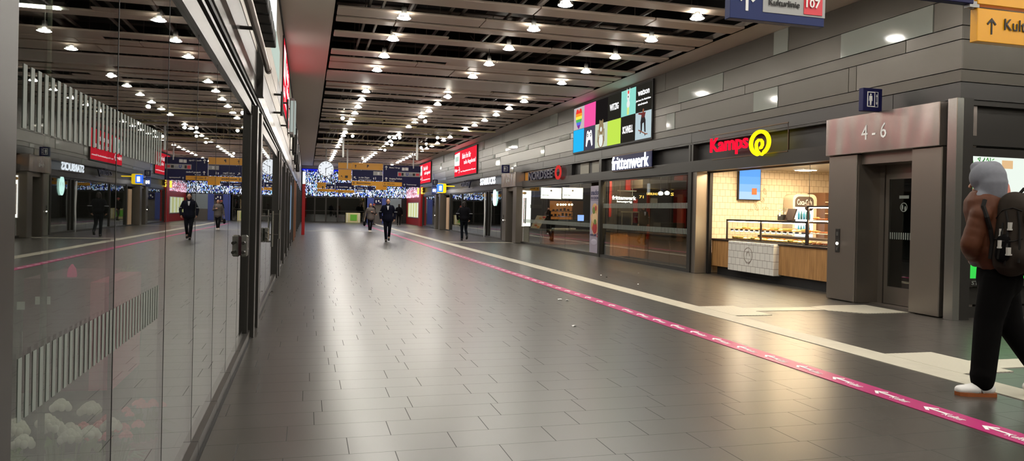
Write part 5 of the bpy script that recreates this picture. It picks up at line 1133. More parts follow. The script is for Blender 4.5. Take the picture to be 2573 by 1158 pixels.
m = PM(mat('u_blue', (40, 60, 150), .4), t); pw(m, 'U', 1020, 1026, 434, 442, T-.02, bold=.06); m2 = PM(M_redp, t); pp(m2, 1001, 1008, 434, 442, T-.02, .006); pp(m2, 1045, 1053, 436, 442, T-.02, .006); m3 = PM(M_blackp, t); pp(m3, 1009, 1014, 434.5, 441.5, T-.02, .006); pp(m3, 1037, 1043, 436, 442, T-.02, .006)
pw(m, 'U11 U17', 1027, 1035, 438, 442, T-.02); 
m = PM(M_blackp, t); pa(m, 893.5, 417.5, .2, T, 90); pw(m, 'P', 922, 927, 414, 421, T, bold=.06); pp(m, 867, 874, 441, 447, T, .006); pa(m, 859, 443, .16, T, 135); pa(m, 889, 460.5, .14, T, 90); pw(m, 'Museum Folkwang', 896, 931, 458.5, 462.5, T, bold=.02); pa(m, 967, 462, .14, T-.07, 90); pw(m, 'Saalbau Oper', 972, 992, 460.5, 464, T-.07, bold=.02); 
for q_ in ((884, 885, 428, 454), (961.3, 962.3, 426, 455)): m = MB(); ypanel(m, *q_, T, .03); part('divider', m, M_whitep, t)
for px_ in (873, 1039): m = MB(); q = onY(px_, 412, Y); m.cyl((q.x, Y+.03, q.z-.3), (q.x, Y+.03, 6.3), .045, n=8); part('pole', m, M_whitep, t)
Y2 = 62.0
t = thing('hanging_sign', 'smaller farther sign row below and left of the main sign group', 'sign', (2.5, Y2, 2.6))
for q_ in ((797, 818.5, 458, 473), (797, 842, 474.5, 481.5), (842.5, 890, 477, 484), (944, 972, 467, 477)): m = MB(); ypanel(m, *q_, Y2); part('yellow_panel', m, M_yel, t)
for q_ in ((819.5, 841, 463, 474), (842.5, 890, 459, 475.5), (894, 921, 468, 476.5), (923, 942.5, 469, 478)): m = MB(); ypanel(m, *q_, Y2); part('blue_panel', m, M_bluedk, t)
m = MB(); ypanel(m, 820, 830, 458.5, 462.5, Y2); ypanel(m, 894, 914, 478, 482, Y2); part('grey_panel', m, M_grey, t)
m = PM(M_whitep, t); T = Y2-.01; pw(m, 'Ausgang Freiheit', 852, 874, 468, 472, T, bold=.03); pa(m, 847.5, 470.5, .2, T, 90); pa(m, 824.5, 470, .18, T, 180); pp(m, 831, 836, 468, 472.5, T, .006); pp(m, 878, 883, 470, 474, T, .006); pw(m, 'Toiletten', 897, 912, 471, 474, T, bold=.02); pa(m, 918, 473, .14, T, -45); pa(m, 939, 474, .15, T, 0); 
m = PM(M_blackp, t); pp(m, 809, 813, 468, 472, T, .006); pa(m, 801, 470, .12, T, 180); pw(m, 'Museum', 850, 862, 479, 481.5, T); 
for q_ in ((841, 842.2, 458, 480), (891.5, 893, 464, 480), (922, 923, 466, 478)): m = MB(); ypanel(m, *q_, Y2, .03); part('divider', m, M_grey, t)
for px_ in (830, 907, 955): m = MB(); q = onY(px_, 466, Y2); m.cyl((q.x, Y2+.03, q.z), (q.x, Y2+.03, 6.3), .03, n=8); part('pole', m, M_grey, t)
# clock
Y = 48.5; q = onY(819, 424, Y)
t = thing('clock', 'round white lit station clock hanging left of the signs', 'clock', tuple(q)); R_ = .46; rx = Vector((1, 0, 0))
m = MB(); m.ring(q, rx, UZ, R_, R_+.035, .16, 36); m.disc(q+Vector((0, .02, 0)), rx, UZ, R_, -.12, 36); part('case', m, M_grey, t)
m = MB(); m.disc(q, rx, UZ, R_, .01, 36); part('face', m, emat('clock_face', (245, 250, 255), .95), t)
m = MB()
for k in range(12):
    a = k*math.pi/6; d_ = Vector((math.sin(a), 0, math.cos(a))); s_ = Vector((d_.z, 0, -d_.x)); m.slab(q+d_*R_*.72-s_*.015+Vector((0, -.018, 0)), s_, d_, Vector((0, 1, 0)), .03, R_*.2, .006)
part('hour_marks', m, M_blackp, t)
for nm_, a, L_, w in (('hour_hand', math.radians(182), .3, .035), ('minute_hand', math.radians(62), .42, .025)):
    m = MB(); d_ = Vector((math.sin(a), 0, math.cos(a))); s_ = Vector((d_.z, 0, -d_.x)); m.slab(q-d_*.07-s_*w/2+Vector((0, -.026, 0)), s_, d_, Vector((0, 1, 0)), w, L_+.07, .006); part(nm_, m, M_blackp, t)
m = MB(); m.cyl(q+UZ*R_+Vector((0, .08, 0)), (q.x, q.y+.08, 6.3), .035, n=10); part('pole', m, M_grey, t)
# light curtain over the far doors
t = thing('light_curtain', 'glittering blue and white light curtain over the far entrance', 'light curtain', (4, YE-.1, 2.4)); rnd = random.Random(8)
m = MB(); m.box(-.5, 8.9, YE-.12, YE-.1, 4.66, 4.80); part('top_band', m, emat('led_blue', (30, 40, 230), .8), t)
m = MB()
for k in range(3000):
    x = rnd.uniform(-.42, 8.9); z = 4.7-2.3*rnd.random()**.85; l_ = rnd.uniform(.03, .11); w = rnd.uniform(.012, .026); mi = rnd.choice((0, 0, 0, 1, 2)) if z < 4.5 else rnd.choice((2, 2, 0))
    m.add([(x-w, YE-.13, z), (x, YE-.13, z+l_), (x+w, YE-.13, z), (x, YE-.13, z-l_), (x, YE-.15, z), (x, YE-.11, z)], [(0, 1, 4), (1, 2, 4), (2, 3, 4), (3, 0, 4), (1, 0, 5), (2, 1, 5), (3, 2, 5), (0, 3, 5)], mi)
o = part('lights', m, [emat('led_white', (235, 240, 255), 2.2), emat('led_cyan', (130, 200, 255), 1.8), emat('led_deep', (60, 80, 255), 1.6)], t); o['kind'] = 'stuff'
t = thing('light_curtain', 'pinkish glints along the top of the far red shop, a reflection put in as lights', 'light curtain', (8.8, 65, 2.5)); m = MB(); m.box(XF-.12, XF-.05, 61.2, 69.8, 3.1, 3.15); part('rail', m, M_anth, t); m = MB()
for k in range(420):  # reflection of the light curtain, put in as small glowing points
    y = rnd.uniform(61.2, 69.8); z = 2.4+rnd.random()**1.6*.9; l_ = rnd.uniform(.03, .07); x = XF-.12
    m.add([(x, y-.09, z), (x, y, z+l_), (x, y+.09, z), (x, y, z-l_), (x-.02, y, z)], [(0, 4, 1), (1, 4, 2), (2, 4, 3), (3, 4, 0)], rnd.choice((0, 1)))
part('lights', m, [emat('glint_pink', (255, 170, 190), 1.6), emat('glint_white', (240, 230, 255), 2)], t)['kind'] = 'stuff'
# stand, notice and blue pillars at the far end
t = thing('planter_stand', 'cream and green box stand before the far glass doors', 'stand', (4.1, 69.2, 0)); m = MB(); m.bbox(3.41, 4.7, 69.2, 69.7, 0, .9, .02); part('box', m, mat('stand_cream', (222, 214, 160), .5), t); m = MB(); m.box(3.8, 4.4, 69.18, 69.2, .2, .75); m.box(3.5, 3.56, 69.18, 69.2, .05, .85, 1); m.box(4.55, 4.61, 69.18, 69.2, .05, .85, 1); part('picture', m, [mat('stand_green', (110, 190, 60), .5), M_whitep], t)
m = MB(); m.box(5.35, 5.95, YE-.1, YE+.3, 0, 2.32); solo('blue_pillar', m, mat('pillar_blue', (60, 76, 150), .5), 'flat blue pillar at the far end, behind the woman', 'pillar', (5.6, YE, 0)); m = MB(); m.box(6.7, 7.2, YE-.1, YE+.3, 0, 2.32); solo('blue_pillar', m, mat('pillar_blue2', (66, 84, 160), .5), 'narrow blue pillar at the far end, behind the man in the coat', 'pillar', (6.9, YE, 0))
m = MB(); m.box(5.95, 6.7, YE-.05, YE+.2, 0, 2.3); m.box(7.2, 8.5, YE-.05, YE+.2, 1.0, 2.3, 1); m.box(7.2, 8.5, YE-.05, YE+.2, 0, 1.0); struct('wall_far_door_side', m, [mat('far_grey', (96, 92, 90), .5), mat('far_pale', (120, 130, 134), .4, emit=.15)])
t = thing('notice', 'small dark notice with white figures at the far end', 'notice', (6.3, YE-.2, 1.9)); m = MB(); m.box(6.0, 6.65, YE-.2, YE-.05, 1.75, 2.25); part('panel', m, M_bluedk, t); m = MB(); m.ell((6.15, YE-.21, 2.0), .05, .01, .14); m.ell((6.38, YE-.21, 2.05), .07, .01, .09); m.ell((6.52, YE-.21, 1.92), .06, .01, .06); part('figure', m, M_whitep, t)
# white vertical hangers in the far ceiling
for i, (px_, y0_, y1_) in enumerate(((862, 365, 395), (1048, 373, 402))):
    a = onY(px_, y1_, 40.0); c = onY(px_, y0_, 40.0); m = MB(); m.bbox(a.x-.05, a.x+.05, 40, 40.1, a.z, 6.3, .01); solo('hanging_baffle', m, M_whitep, ['white upright bar hanging between the clock and the yellow sign', 'white upright bar hanging above the blue signs'][i], 'bar', (a.x, 40, a.z))
# pink tape with small arrows
t = thing('floor_tape', 'long pink floor tape with small white arrows', 'tape', (4.48, 20, .0)); m = MB(); m.box(4.37, 4.59, -2, 60, 0, .005); part('tape', m, M_pink, t)
for k in range(40):
    y = 3.35+k*.5; m = MB(); r = Vector((0, -1, 0)); u = Vector((1, 0, 0)); o = Vector((4.48, y+.12, .005))
    m.poly(o, Vector((1, 0, 0)), Vector((0, 1, 0)), [(-.012, -.14), (.012, -.14), (.012, .02), (-.012, .02)], .003); m.poly(o, Vector((1, 0, 0)), Vector((0, 1, 0)), [(0, .07), (-.06, -.01), (-.045, -.03), (0, .03)], .003); m.poly(o, Vector((1, 0, 0)), Vector((0, 1, 0)), [(0, .07), (0, .03), (.045, -.03), (.06, -.01)], .003)
    if k < 14: text(m, 'Kultur', (4.43, y-.02-.0, .006), (0, -1, 0), (1, 0, 0), .17, .07, .002)
    part('arrow', m, M_whitep, t)
# litter
rnd = random.Random(17)
for i, (px_, py_, s) in enumerate(((1406, 753, .05), (1425, 755, .03), (1510, 692, .025), (1524, 697, .03), (1604, 687, .02), (1603, 715, .02), (1442, 820, .03), (1890, 701, .03), (683, 733, .05), (675, 742, .05))):
    p = EYEP+ray(px_, py_)*(-EYE/ray(px_, py_).z); m = MB()
    pts = [(math.cos(a)*s*rnd.uniform(.6, 1.1), math.sin(a)*s*rnd.uniform(.5, 1)) for a in np.linspace(0, 5.6, 8)]
    n = len(m.v); vv = [(p.x+a, p.y+b_, .003+rnd.uniform(0, .012)) for a, b_ in pts]; m.add([(p.x, p.y, .018)]+vv+[(p.x, p.y, .0)], [(0, 1+k, 1+(k+1) % 8) for k in range(8)]+[(9, 1+(k+1) % 8, 1+k) for k in range(8)])
    dk_ = i in (3, 8, 9); solo('paper_scrap' if not dk_ else 'dirt_crumb', m, M_blackp if dk_ else M_whitep, ['larger white paper scrap on the yellowish reflection', 'smaller paper scrap beside the larger one on the floor', 'white crumb on the floor before the restaurant poster', 'dark crumb beside a white one before the restaurant poster', 'tiny white crumb before the dark glass shopfront', 'tiny white crumb beside the pale floor line', 'small white scrap lying left of the pink tape', 'white crumb at the bakery plinth', 'dark scrap at the foot of the left glass', 'dark crumb near the foot of the left glass, the nearer of two'][i], 'litter', (p.x, p.y, 0))
# ------------------------------------------------------------------ people
def blob(name, mb, mats, parent, voxel=.012, smooth=3, label=None, factor=.5):
    org = ORG[parent.name]; me = bpy.data.meshes.new('tmp'); me.from_pydata([tuple(v) for v in mb.v], [], mb.f); me.update()
    ob = bpy.data.objects.new('tmp', me); col.objects.link(ob)
    r = ob.modifiers.new('r', 'REMESH'); r.mode = 'VOXEL'; r.voxel_size = voxel; r.use_smooth_shade = True
    s = ob.modifiers.new('s', 'SMOOTH'); s.iterations = smooth; s.factor = factor
    dg = bpy.context.evaluated_depsgraph_get(); nm = bpy.data.meshes.new_from_object(ob.evaluated_get(dg)); bpy.data.objects.remove(ob); bpy.data.meshes.remove(me)
    nm.name = name; nm.materials.clear(); nm.materials.append(mats)
    n = len(nm.vertices); a = np.empty(n*3, 'f'); nm.vertices.foreach_get('co', a); a = a.reshape(-1, 3)-np.array(org, 'f'); nm.vertices.foreach_set('co', a.ravel())
    nm.polygons.foreach_set('use_smooth', [True]*len(nm.polygons)); nm.update()
    o = bpy.data.objects.new(name, nm); col.objects.link(o); o.parent = parent; ORG[o.name] = org
    if label: o['label'] = label
    return o
M_skin = mat('skin', (196, 148, 122), .55); M_hair = mat('hair_dark', (34, 26, 22), .6); M_hair2 = mat('hair_brown', (84, 58, 44), .6)
M_navy = mat('coat_navy', (12, 14, 30), .9, spec=.15); M_navy2 = mat('coat_black', (12, 12, 17), .9, spec=.15); M_trous = mat('trousers_dark', (14, 14, 18), .9, spec=.15); M_shoeb = mat('shoe_black', (18, 16, 16), .4); M_shoew = mat('shoe_white', (226, 224, 220), .45)
M_quilt = mat('quilted_grey', (98, 90, 86), .6); M_brownsh = mat('shoe_tan', (140, 84, 50), .5); M_eye = mat('eye_dark', (26, 18, 16), .3)
M_shirt = mat('shirt_white', (220, 220, 224), .6); M_reflect = mat('reflective_band', (170, 172, 176), .4)
V = Vector
def hand(mb, wr, d, palm, s=1.0, curl=.5, thumb=1):     # wrist, pointing direction, palm normal; five separate fingers
    d = V(d).normalized(); n = V(palm); n = (n-d*n.dot(d)).normalized(); sd = d.cross(n)*thumb
    mb.cap(wr, wr+d*.075*s, .024*s, .03*s, sd, 1.35)
    for k, (o_, L_) in enumerate(((.03, .072), (.0105, .08), (-.0095, .075), (-.028, .06))):
        p0 = wr+d*.085*s+sd*o_*s; r = .0088*s; a = curl; d1 = (d*math.cos(a)+n*math.sin(a)); d2 = (d*math.cos(2*a)+n*math.sin(2*a)); p1 = p0+d1*L_*.5*s; p2 = p1+d2*L_*.5*s
        mb.cap(p0, p1, r, r*.95, n=8); mb.cap(p1, p2, r*.95, r*.8, n=8)
    q = wr+d*.025*s+sd*.03*s; q1 = q+(d*.6+sd*.7+n*.3).normalized()*.038*s; mb.cap(q, q1, .012*s, .010*s, n=8); mb.cap(q1, q1+(d*.9+sd*.15+n*.3).normalized()*.03*s, .010*s, .008*s, n=8)
def head(mb, c, s, fwd, face=True):          # c = centre of the head
    f = V(fwd).normalized(); sd = f.cross(UZ).normalized()
    mb.ell(c+UZ*.02*s, .078*s, .092*s, .1*s, 18, 12, rot=Matrix((sd, f, UZ)).transposed()); mb.cap(c-UZ*.045*s+f*.02*s, c-UZ*.085*s+f*.042*s, .062*s, .034*s, sd, 1.0)
    if face:
        mb.cap(c+f*.09*s+UZ*.005*s, c+f*.107*s-UZ*.03*s, .010*s, .015*s); mb.cap(c+f*.082*s+UZ*.028*s-sd*.03*s, c+f*.082*s+UZ*.028*s+sd*.03*s, .014*s, .014*s); mb.cap(c+f*.078*s-UZ*.06*s-sd*.018*s, c+f*.078*s-UZ*.06*s+sd*.018*s, .010*s, .010*s)
    for k in (-1, 1): mb.ell(c+sd*.08*s*k-UZ*.01*s, .012*s, .018*s, .03*s, 8, 6)
def shoe(t, ank, fwd, s, mt, sole_mt=None, pitch=0, label=None):
    f = V(fwd).normalized(); f = (V((f.x, f.y, 0)).normalized()*math.cos(pitch)+UZ*math.sin(pitch)); sd = f.cross(UZ).normalized(); up = sd.cross(f)
    if up.z < 0: up = -up
    base = ank-up*.085*s; m = MB()
    m.cap(base+up*.045*s-f*.045*s, base+up*.045*s+f*.05*s, .042*s, .042*s, sd, .95); m.cap(base+up*.04*s+f*.05*s, base+up*.03*s+f*.15*s, .042*s, .032*s, sd, 1.25); m.cap(ank+up*.02*s-f*.012*s, base+up*.05*s, .043*s, .045*s, sd, .9)
    o = blob('shoe', m, mt, t, .008, 2, label=label)
    pts = [(-.085, -.03), (-.095, 0), (-.085, .03), (-.03, .038), (.05, .042), (.12, .05), (.165, .038), (.185, 0), (.165, -.038), (.12, -.046), (.05, -.036), (-.03, -.034)]
    m = MB(); m.poly(base-up*.008*s, f, -sd if f.cross(-sd).dot(up) > 0 else sd, [(a*s, b_*s) for a, b_ in pts], .026*s); part('sole', m, sole_mt or mt, o)
    return o
def human(label, loc, head_dir, H=1.76, fwd=(0, 1), legs=None, arms=None, coat=None, coat_len=.86, trousers=None, hair=None, shoes=None, sole=None, face=True, lean=0, coat_w=1.0, long_hair=False, group=None, voxel=.012, hood=None):
    s = H/1.76; t = thing('person', label, 'person', loc, group); B = V(loc); f = V((fwd[0], fwd[1], 0)).normalized(); sd = V((f.y, -f.x, 0))     # sd = the person's right
    def L(x, y, z): return B+sd*x*s+f*y*s+UZ*z*s
    legs = legs or {'r': ((.10, .10, .50), (.09, .06, .10)), 'l': ((-.10, .02, .5), (-.09, -.18, .14))}
    arms = arms or {'r': ((.27, -.06, 1.16), (.27, .06, .92)), 'l': ((-.27, .02, 1.16), (-.27, .14, .93))}
    hc = L(0, lean+.03, 1.645); body = MB()
    body.cap(L(0, 0, .96), L(0, lean*.4, 1.12), .115*s, .11*s, sd, 1.3); body.cap(L(0, lean*.4, 1.15), L(0, lean*.8, 1.38), .11*s, .125*s, sd, 1.35); body.cap(L(-.13, lean*.9, 1.42), L(.13, lean*.9, 1.42), .065*s, .065*s); body.cap(L(0, lean*.9, 1.42), L(0, lean+.015, 1.60), .058*s, .05*s)
    head(body, hc, s, head_dir, face)
    tr = MB(); tr.cap(L(0, 0, .98), L(0, 0, .90), .13*s, .13*s, sd, 1.25); ct = MB(); ends = {}
    for k, x in (('r', 1), ('l', -1)):
        kn, an = legs[k]; hip = L(.09*x, 0, .92); kn = L(*kn); an = L(*an); body.cap(hip, kn, .082*s, .05*s); body.cap(kn, an, .05*s, .036*s); body.cap(an, an+f*.1*s-UZ*.05*s, .034*s, .026*s)
        tr.cap(hip, kn, .10*s, .068*s); tr.cap(kn, an+(kn-an).normalized()*.0, .068*s, .055*s); ends[k] = an
        el, wr = arms[k]; sh = L(.175*x, lean*.9, 1.42); el = L(*el); wr = L(*wr); body.cap(sh, el, .048*s, .038*s); body.cap(el, wr, .038*s, .026*s); hand(body, wr, wr-el, -sd*x, s, .45, 1 if x > 0 else -1)
        ct.cap(sh, el, .072*s*coat_w, .06*s*coat_w); ct.cap(el, wr-(wr-el).normalized()*.02*s, .06*s*coat_w, .05*s*coat_w)
    blob('body', body, M_skin, t, voxel if voxel > .008 else .008, 2)
    for k in 'rl':
        an = ends[k]; pitch = 0 if an.z-B.z < .115*s else -.5; shoe(t, V((an.x, an.y, an.z if pitch else B.z+.093*s)), f, s, shoes or M_shoeb, sole, pitch)
    blob('trousers', tr, trousers or M_trous, t, voxel, 3)
    ct.cap(L(0, lean*.85, 1.36), L(0, lean*.3, 1.1), .155*s*coat_w, .145*s*coat_w, sd, 1.3); ct.cap(L(0, lean*.3, 1.1), L(0, .0, coat_len+.12), .15*s*coat_w, .172*s*coat_w, sd, 1.22)
    ct.cap(L(-.15, lean*.9, 1.42), L(.15, lean*.9, 1.42), .08*s, .08*s); ct.cap(L(0, lean*.9, 1.44), L(0, lean*.95, 1.52), .095*s, .085*s)
    c_ = blob('coat', ct, coat or M_navy, t, voxel, 3)
    hm = MB(); hd = V(head_dir).normalized(); hs = hd.cross(UZ).normalized(); Rm = Matrix((hs, hd, UZ)).transposed()
    hm.ell(hc+UZ*.045*s-hd*.022*s, .088*s, .096*s, .088*s, 16, 10, rot=Rm); hm.cap(hc-hd*.05*s, hc-hd*.045*s-UZ*.05*s, .062*s, .05*s)
    if long_hair:
        for k in (-1, 1): hm.cap(hc+hs*.07*s*k-hd*.02*s, hc+hs*.08*s*k-UZ*.16*s-hd*.0*s, .035*s, .03*s)
        hm.cap(hc-hd*.06*s, hc-hd*.06*s-UZ*.17*s, .06*s, .05*s)
    if not hood: blob('hair', hm, hair or M_hair, t, .01, 2)
    if face and not hood:
        for k in (-1, 1): m = MB(); m.ell(hc+hd*.086*s+hs*.032*s*k+UZ*.006*s, .012*s, .008*s, .007*s, 8, 6); part('eye', m, M_eye, t, smooth=True)
    return t, L, f, sd, s, c_
# the man in the dark coat walking towards the camera
t, L, f, sd, s, c_ = human('man in a dark navy coat walking towards the camera in mid hall, hands in pockets', (3.26, 31.4, 0), (-.1, -1, -.12), 1.80, (-.1, -1), legs={'r': ((.08, .13, .50), (.05, .06, .093)), 'l': ((-.08, .06, .50), (-.06, -.22, .20))},
    arms={'r': ((.30, -.05, 1.15), (.27, .04, .93)), 'l': ((-.30, -.05, 1.15), (-.27, .04, .93))}, coat=M_navy, coat_len=.80, coat_w=1.08, trousers=mat('trousers_navy', (10, 11, 22), .9, spec=.15))
m = MB(); m.poly(L(0, .19, 1.30), -sd, UZ, [(-.008, 0), (.02, 0), (.045, .17), (-.045, .17)], .02); part('shirt', m, M_shirt, t)
for k in (-1, 1): m = MB(); a_ = L(.30*k, -.04, 1.22); m.cyl(a_-UZ*.012, a_+UZ*.012, .082*s, n=16); part('arm_band', m, M_reflect, c_)
# woman with a quilted coat and a black bag
t, L, f, sd, s, c_ = human('woman in a grey quilted coat and white shoes, left of the man in the coat', (3.59, 44.3, 0), (.1, -1, -.05), 1.66, (-.05, -1), legs={'r': ((.09, .12, .50), (.06, .12, .11)), 'l': ((-.07, .04, .50), (-.03, -.02, .093))},
    arms={'r': ((.28, -.05, 1.14), (.33, .0, .88)), 'l': ((-.26, -.04, 1.16), (-.12, .17, 1.22))}, coat=M_quilt, coat_len=.74, coat_w=1.08, hair=M_hair2, shoes=M_shoew, long_hair=True, trousers=M_trous)
for z in (.86, .98, 1.10, 1.22): m = MB(); m.ring(L(0, .0, z), sd, f, .17*s, .208*s, .012, 28, sy=.82); part('quilt_seam', m, M_hair, c_)
hb = L(.36, .03, .80); bt = thing('handbag', 'black handbag hanging from the hand of the woman in the quilted coat', 'bag', tuple(hb-UZ*.42))
m = MB(); c0 = hb-UZ*.26; m.cap(c0-f*.1, c0+f*.1, .12, .12, sd, .6); m.cap(c0-f*.12-UZ*.05, c0+f*.12-UZ*.05, .12, .12, sd, .6); blob('bag_body', m, M_navy2, bt, .014, 2)
m = MB(); m.tube([c0-f*.1+UZ*.08, c0-f*.05+UZ*.22, hb-UZ*.02, c0+f*.05+UZ*.22, c0+f*.1+UZ*.08], .009, 6); part('strap', m, mat('strap_pale', (170, 164, 158), .5), bt)
# man behind the man in the coat
human('person in black walking away behind the man in the coat, near the red shop', (7.35, 62.0, 0), (.1, 1, 0), 1.76, (.15, 1), coat=M_navy2, coat_len=.86, coat_w=1.1, face=False)
t, L, f, sd, s, c_ = human('figure in black with a red cap, half hidden behind the man in the coat', (5.35, 63.0, 0), (.6, -1, 0), 1.74, (.9, -.4), coat=M_navy2, coat_len=.86, coat_w=1.1, trousers=mat('trousers_grey', (70, 68, 68), .7))
m = MB(); hc_ = L(0, .03, 1.70); m.ell(hc_, .10, .10, .07, 14, 8); m.ell(hc_+f*.1-UZ*.01, .07, .07, .012, 10, 5); part('cap', m, mat('cap_red', (170, 40, 36), .5), t)
# person walking away on the right
t, L, f, sd, s, c_ = human('person in a dark jacket seen from behind, walking away by the dark glass front', (6.95, 33.5, 0), (.1, 1, 0), 1.78, (.08, 1), legs={'r': ((.10, .10, .50), (.12, -.22, .22)), 'l': ((-.08, .06, .5), (-.07, .04, .093))},
    arms={'r': ((.31, -.08, 1.16), (.27, .08, .95)), 'l': ((-.31, -.08, 1.16), (-.27, .08, .95))}, coat=M_navy2, coat_len=.90, coat_w=1.06, hair=M_hair, face=False, shoes=M_shoeb, long_hair=True, trousers=mat('trousers_blueblack', (14, 18, 26), .9, spec=.15))
for k in (-1, 1): m = MB(); a_ = L(.30*k, -.09, 1.22); m.cyl(a_-UZ*.01, a_+UZ*.01, .08*s, n=16); part('arm_band', m, M_reflect, c_)
# ---- the near person with hood and backpack
PB = V((5.45, 4.70, 0)); t = thing('person', 'person in brown puffer jacket and grey hood walking past at the right edge', 'person', tuple(PB))
KD = (PB).dot(FW)                                       # distance plane the figure stands in
vr = V((FW.y, -FW.x, 0)).normalized(); vf = V((FW.x, FW.y, 0)).normalized()
def W(px, py, dz=0): return onK(px, py, KD)+vf*dz       # dz = farther from the camera
fw = (-vr*.55+vf*.83).normalized(); sr = V((fw.y, -fw.x, 0))
S = 1.06
M_puff = mat('puffer_brown', (82, 46, 27), .6, spec=.25); M_hood = mat('hood_grey', (120, 122, 130), .8, noise=.2, nscale=40); M_blk = mat('trousers_black', (9, 8, 8), 1.0, spec=.1); M_gum = mat('gum_sole', (150, 82, 40), .5); M_pack = mat('pack_olive', (40, 33, 26), .8, spec=.2)
hipc = W(2532, 690, .1); chest = W(2510, 545, .12); neck = W(2500, 500, .12); hc = W(2498, 455, .12)
shL = W(2470, 540, .02); elL = W(2447, 618, .04); wrL = W(2476, 650, .14)
shR = W(2548, 545, .30); elR = W(2590, 620, .32); wrR = W(2580, 680, .40)
knL = W(2494, 805, .05); anL = W(2468, 975, .0); anL = V((anL.x, anL.y, .10)); knR = W(2556, 815, .1); anR = W(2610, 925, -.02)
hL = W(2518, 700, .04); hR = W(2552, 700, .2)
body = MB(); body.cap(hipc, chest-UZ*.1, .12, .125, sr, 1.25); body.cap(chest-UZ*.1, neck-UZ*.03, .13, .07, sr, 1.2); body.cap(neck-UZ*.05, hc-UZ*.06, .058, .052); head(body, hc, 1.0, (fw-vr*.15+UZ*-.1))
for a_, b_, c_, d_ in ((hL, knL, anL, .0), (hR, knR, anR, 0)): body.cap(a_, b_, .085, .055); body.cap(b_, c_, .055, .038)
for a_, b_, c_, th in ((shL, elL, wrL, -1), (shR, elR, wrR, 1)): body.cap(a_, b_, .052, .04); body.cap(b_, c_, .04, .028); hand(body, c_, (fw*.7-UZ*.35+vr*.6) if th < 0 else (c_-b_), (sr if th < 0 else -sr), 1.0, .75, th)
blob('body', body, M_skin, t, .008, 2)
tr = MB(); tr.cap(hipc+UZ*.05, hipc-UZ*.06, .16, .165, sr, 1.12)
tr.cap(hL, knL, .135, .105); tr.cap(knL, anL+V((-.0, 0, .04)), .105, .09); tr.cap(anL+UZ*.07, anL+UZ*.02, .094, .085); tr.cap(hR, knR, .135, .105); tr.cap(knR, anR, .105, .09)
blob('trousers', tr, M_blk, t, .014, 4)
jk = MB()
def puffs(a, b_, r0, r1, n, side=None, sc=1.0):
    for k in range(n):
        p0 = a.lerp(b_, (k+.2)/n); p1 = a.lerp(b_, (k+.8)/n); r = r0+(r1-r0)*(k+.5)/n; jk.cap(p0, p1, r, r, side, sc)
puffs(shL+UZ*.03, elL, .076, .082, 4); puffs(elL, wrL-(wrL-elL).normalized()*.03, .08, .062, 2); puffs(shR+UZ*.03, elR, .088, .09, 3); puffs(elR, wrR, .088, .06, 3)
puffs(neck-UZ*.04, hipc+UZ*.10, .16, .165, 6, sr, 1.22); jk.cap(shL, shR, .09, .09); jk.cap(neck-UZ*.05, neck+UZ*.01, .12, .10)
jk_o = blob('jacket', jk, M_puff, t, .012, 3)
m = MB(); m.cap(wrL-(wrL-elL).normalized()*.05, wrL+(wrL-elL).normalized()*.05, .058, .05); blob('cuff', m, M_hood, t, .01, 2, label='grey sweater cuff')
hd = MB(); fh = (fw-vr*.15).normalized(); sh_ = fh.cross(UZ).normalized(); Rm = Matrix((sh_, fh, UZ)).transposed()
hd.ell(hc+UZ*.035-fh*.022, .122, .135, .132, 20, 14, rot=Rm); hd.cap(hc-fh*.05, neck+UZ*.03-fh*.04, .115, .11, sh_, 1.1); hd.cap(neck+UZ*.0-sh_*.08, neck+sh_*.08, .075, .075); hd.cap(hc+UZ*.1-fh*.06, hc+UZ*.12+fh*.06, .07, .05)
blob('hood', hd, M_hood, t, .01, 5)
fs = (-vr*.97+vf*.1-UZ*.0).normalized()
o = shoe(t, V((anL.x, anL.y, .105)), fs, 1.14, M_shoew, M_gum, 0, label='white sneaker with a tan gum sole')
m = MB(); q = V((anL.x, anL.y, .06)); side_ = V((fs.y, -fs.x, 0)); side_ = side_ if side_.dot(vf) < 0 else -side_
for k in range(3): m.cap(q+fs*(.03+.028*k)+side_*.047+UZ*(.004), q+fs*(.01+.028*k)+side_*.046-UZ*.028, .004, .004, n=6)
part('stripe', m, M_grey, o); shoe(t, anR, (-vr*.8+vf*.3), 1.1, M_shoew, M_gum, -.7)
# backpack
bp = thing('backpack', 'dark olive backpack with pale buckles on the back of the hooded person', 'backpack', tuple(hipc)); pc = W(2548, 588, -.06); rs = (vr*.93+vf*.35).normalized(); nn = -V((-rs.y, rs.x, 0)); nn = nn if nn.dot(vf) < 0 else -nn
def Q(a, b_, c_): return pc+rs*a+UZ*b_+nn*c_
bk = MB(); bk.cap(Q(-.09, -.20, 0), Q(-.06, .22, 0), .14, .12, nn, .9); bk.cap(Q(.11, -.20, 0), Q(.09, .22, 0), .14, .12, nn, .9); bk.cap(Q(-.07, -.17, .08), Q(.09, -.17, .08), .12, .12, UZ, 1.1); bk.cap(Q(-.05, .2, .0), Q(.08, .2, 0), .13, .13)
pb = blob('main_bag', bk, M_pack, bp, .012, 4)
m = MB(); m.cap(Q(-.06, -.12, .17), Q(.09, -.12, .17), .08, .08, UZ, 1.6); pk = blob('front_pocket', m, M_pack, bp, .01, 3)
m = MB(); m.cap(Q(-.06, .13, .12), Q(.08, .13, .12), .055, .055, UZ, 1.5); pk2 = blob('upper_pocket', m, mat('pack_flap', (48, 40, 31), .8, spec=.2), bp, .01, 3)
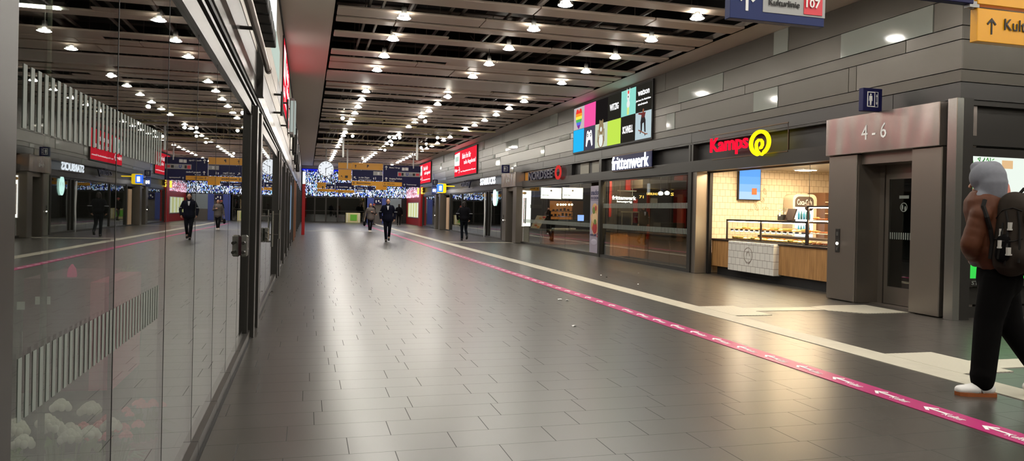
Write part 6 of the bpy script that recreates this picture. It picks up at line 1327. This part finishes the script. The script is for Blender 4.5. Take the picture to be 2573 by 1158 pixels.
m = MB(); m.cap(Q(-.21, -.17, .02), Q(-.20, -.05, .02), .055, .05); pk3 = blob('side_pocket', m, M_strap if 'M_strap' in globals() else M_blk, bp, .01, 3)
M_strap = mat('strap_black', (22, 20, 18), .7, spec=.2); M_buck = mat('buckle_pale', (180, 178, 170), .4)
from mathutils.bvhtree import BVHTree
def tree(o): return BVHTree.FromPolygons([tuple(V(v.co)+V(ORG[o.name])) for v in o.data.vertices], [tuple(p.vertices) for p in o.data.polygons])
TR = [tree(o) for o in (pb, pk, pk2, pk3, jk_o)]
def snap(px, py, off=.008):                             # the nearest point of the bag or jacket surface along a line of sight, lifted by off
    d = ray(px, py).normalized(); best = None
    for T_ in TR:
        h = T_.ray_cast(EYEP, d)
        if h[0] is not None and (best is None or h[3] < best[3]): best = h
    return None if best is None else best[0]+best[1]*off
def strap(pts, r=.011):
    P_ = [snap(*q, r*.5) for q in pts]; P_ = [q for q in P_ if q is not None]
    if len(P_) > 1: m = MB(); m.tube(P_, r, 6); part('strap', m, M_strap, bp)
strap([(2474, 503), (2470, 520), (2478, 545), (2488, 575), (2494, 610), (2492, 650)], .018)
strap([(2528, 530), (2533, 560), (2531, 590), (2528, 630), (2524, 665)], .009); strap([(2520, 560), (2517, 590), (2512, 620), (2508, 650)], .008); strap([(2558, 530), (2562, 570), (2562, 620), (2560, 660)], .009)
strap([(2503, 548), (2520, 528), (2545, 522), (2568, 530)], .005); strap([(2500, 600), (2520, 606), (2545, 606), (2568, 600)], .005)
m = MB(); m.tube([Q(-.06, .30, .02), Q(-.03, .36, .05), Q(.05, .36, .05), Q(.08, .30, .02)], .012, 8); part('handle', m, M_strap, bp)
for px_, py_ in ((2536, 567), (2515, 583), (2511, 612), (2531, 630)):
    q = snap(px_, py_, .002)
    if q is not None: m = MB(); m.slab(q-rs*.018-UZ*.026, rs, UZ, nn, .036, .052, .016); m.slab(q-rs*.024-UZ*.036, rs, UZ, nn, .048, .012, .02); part('buckle', m, M_buck, bp)
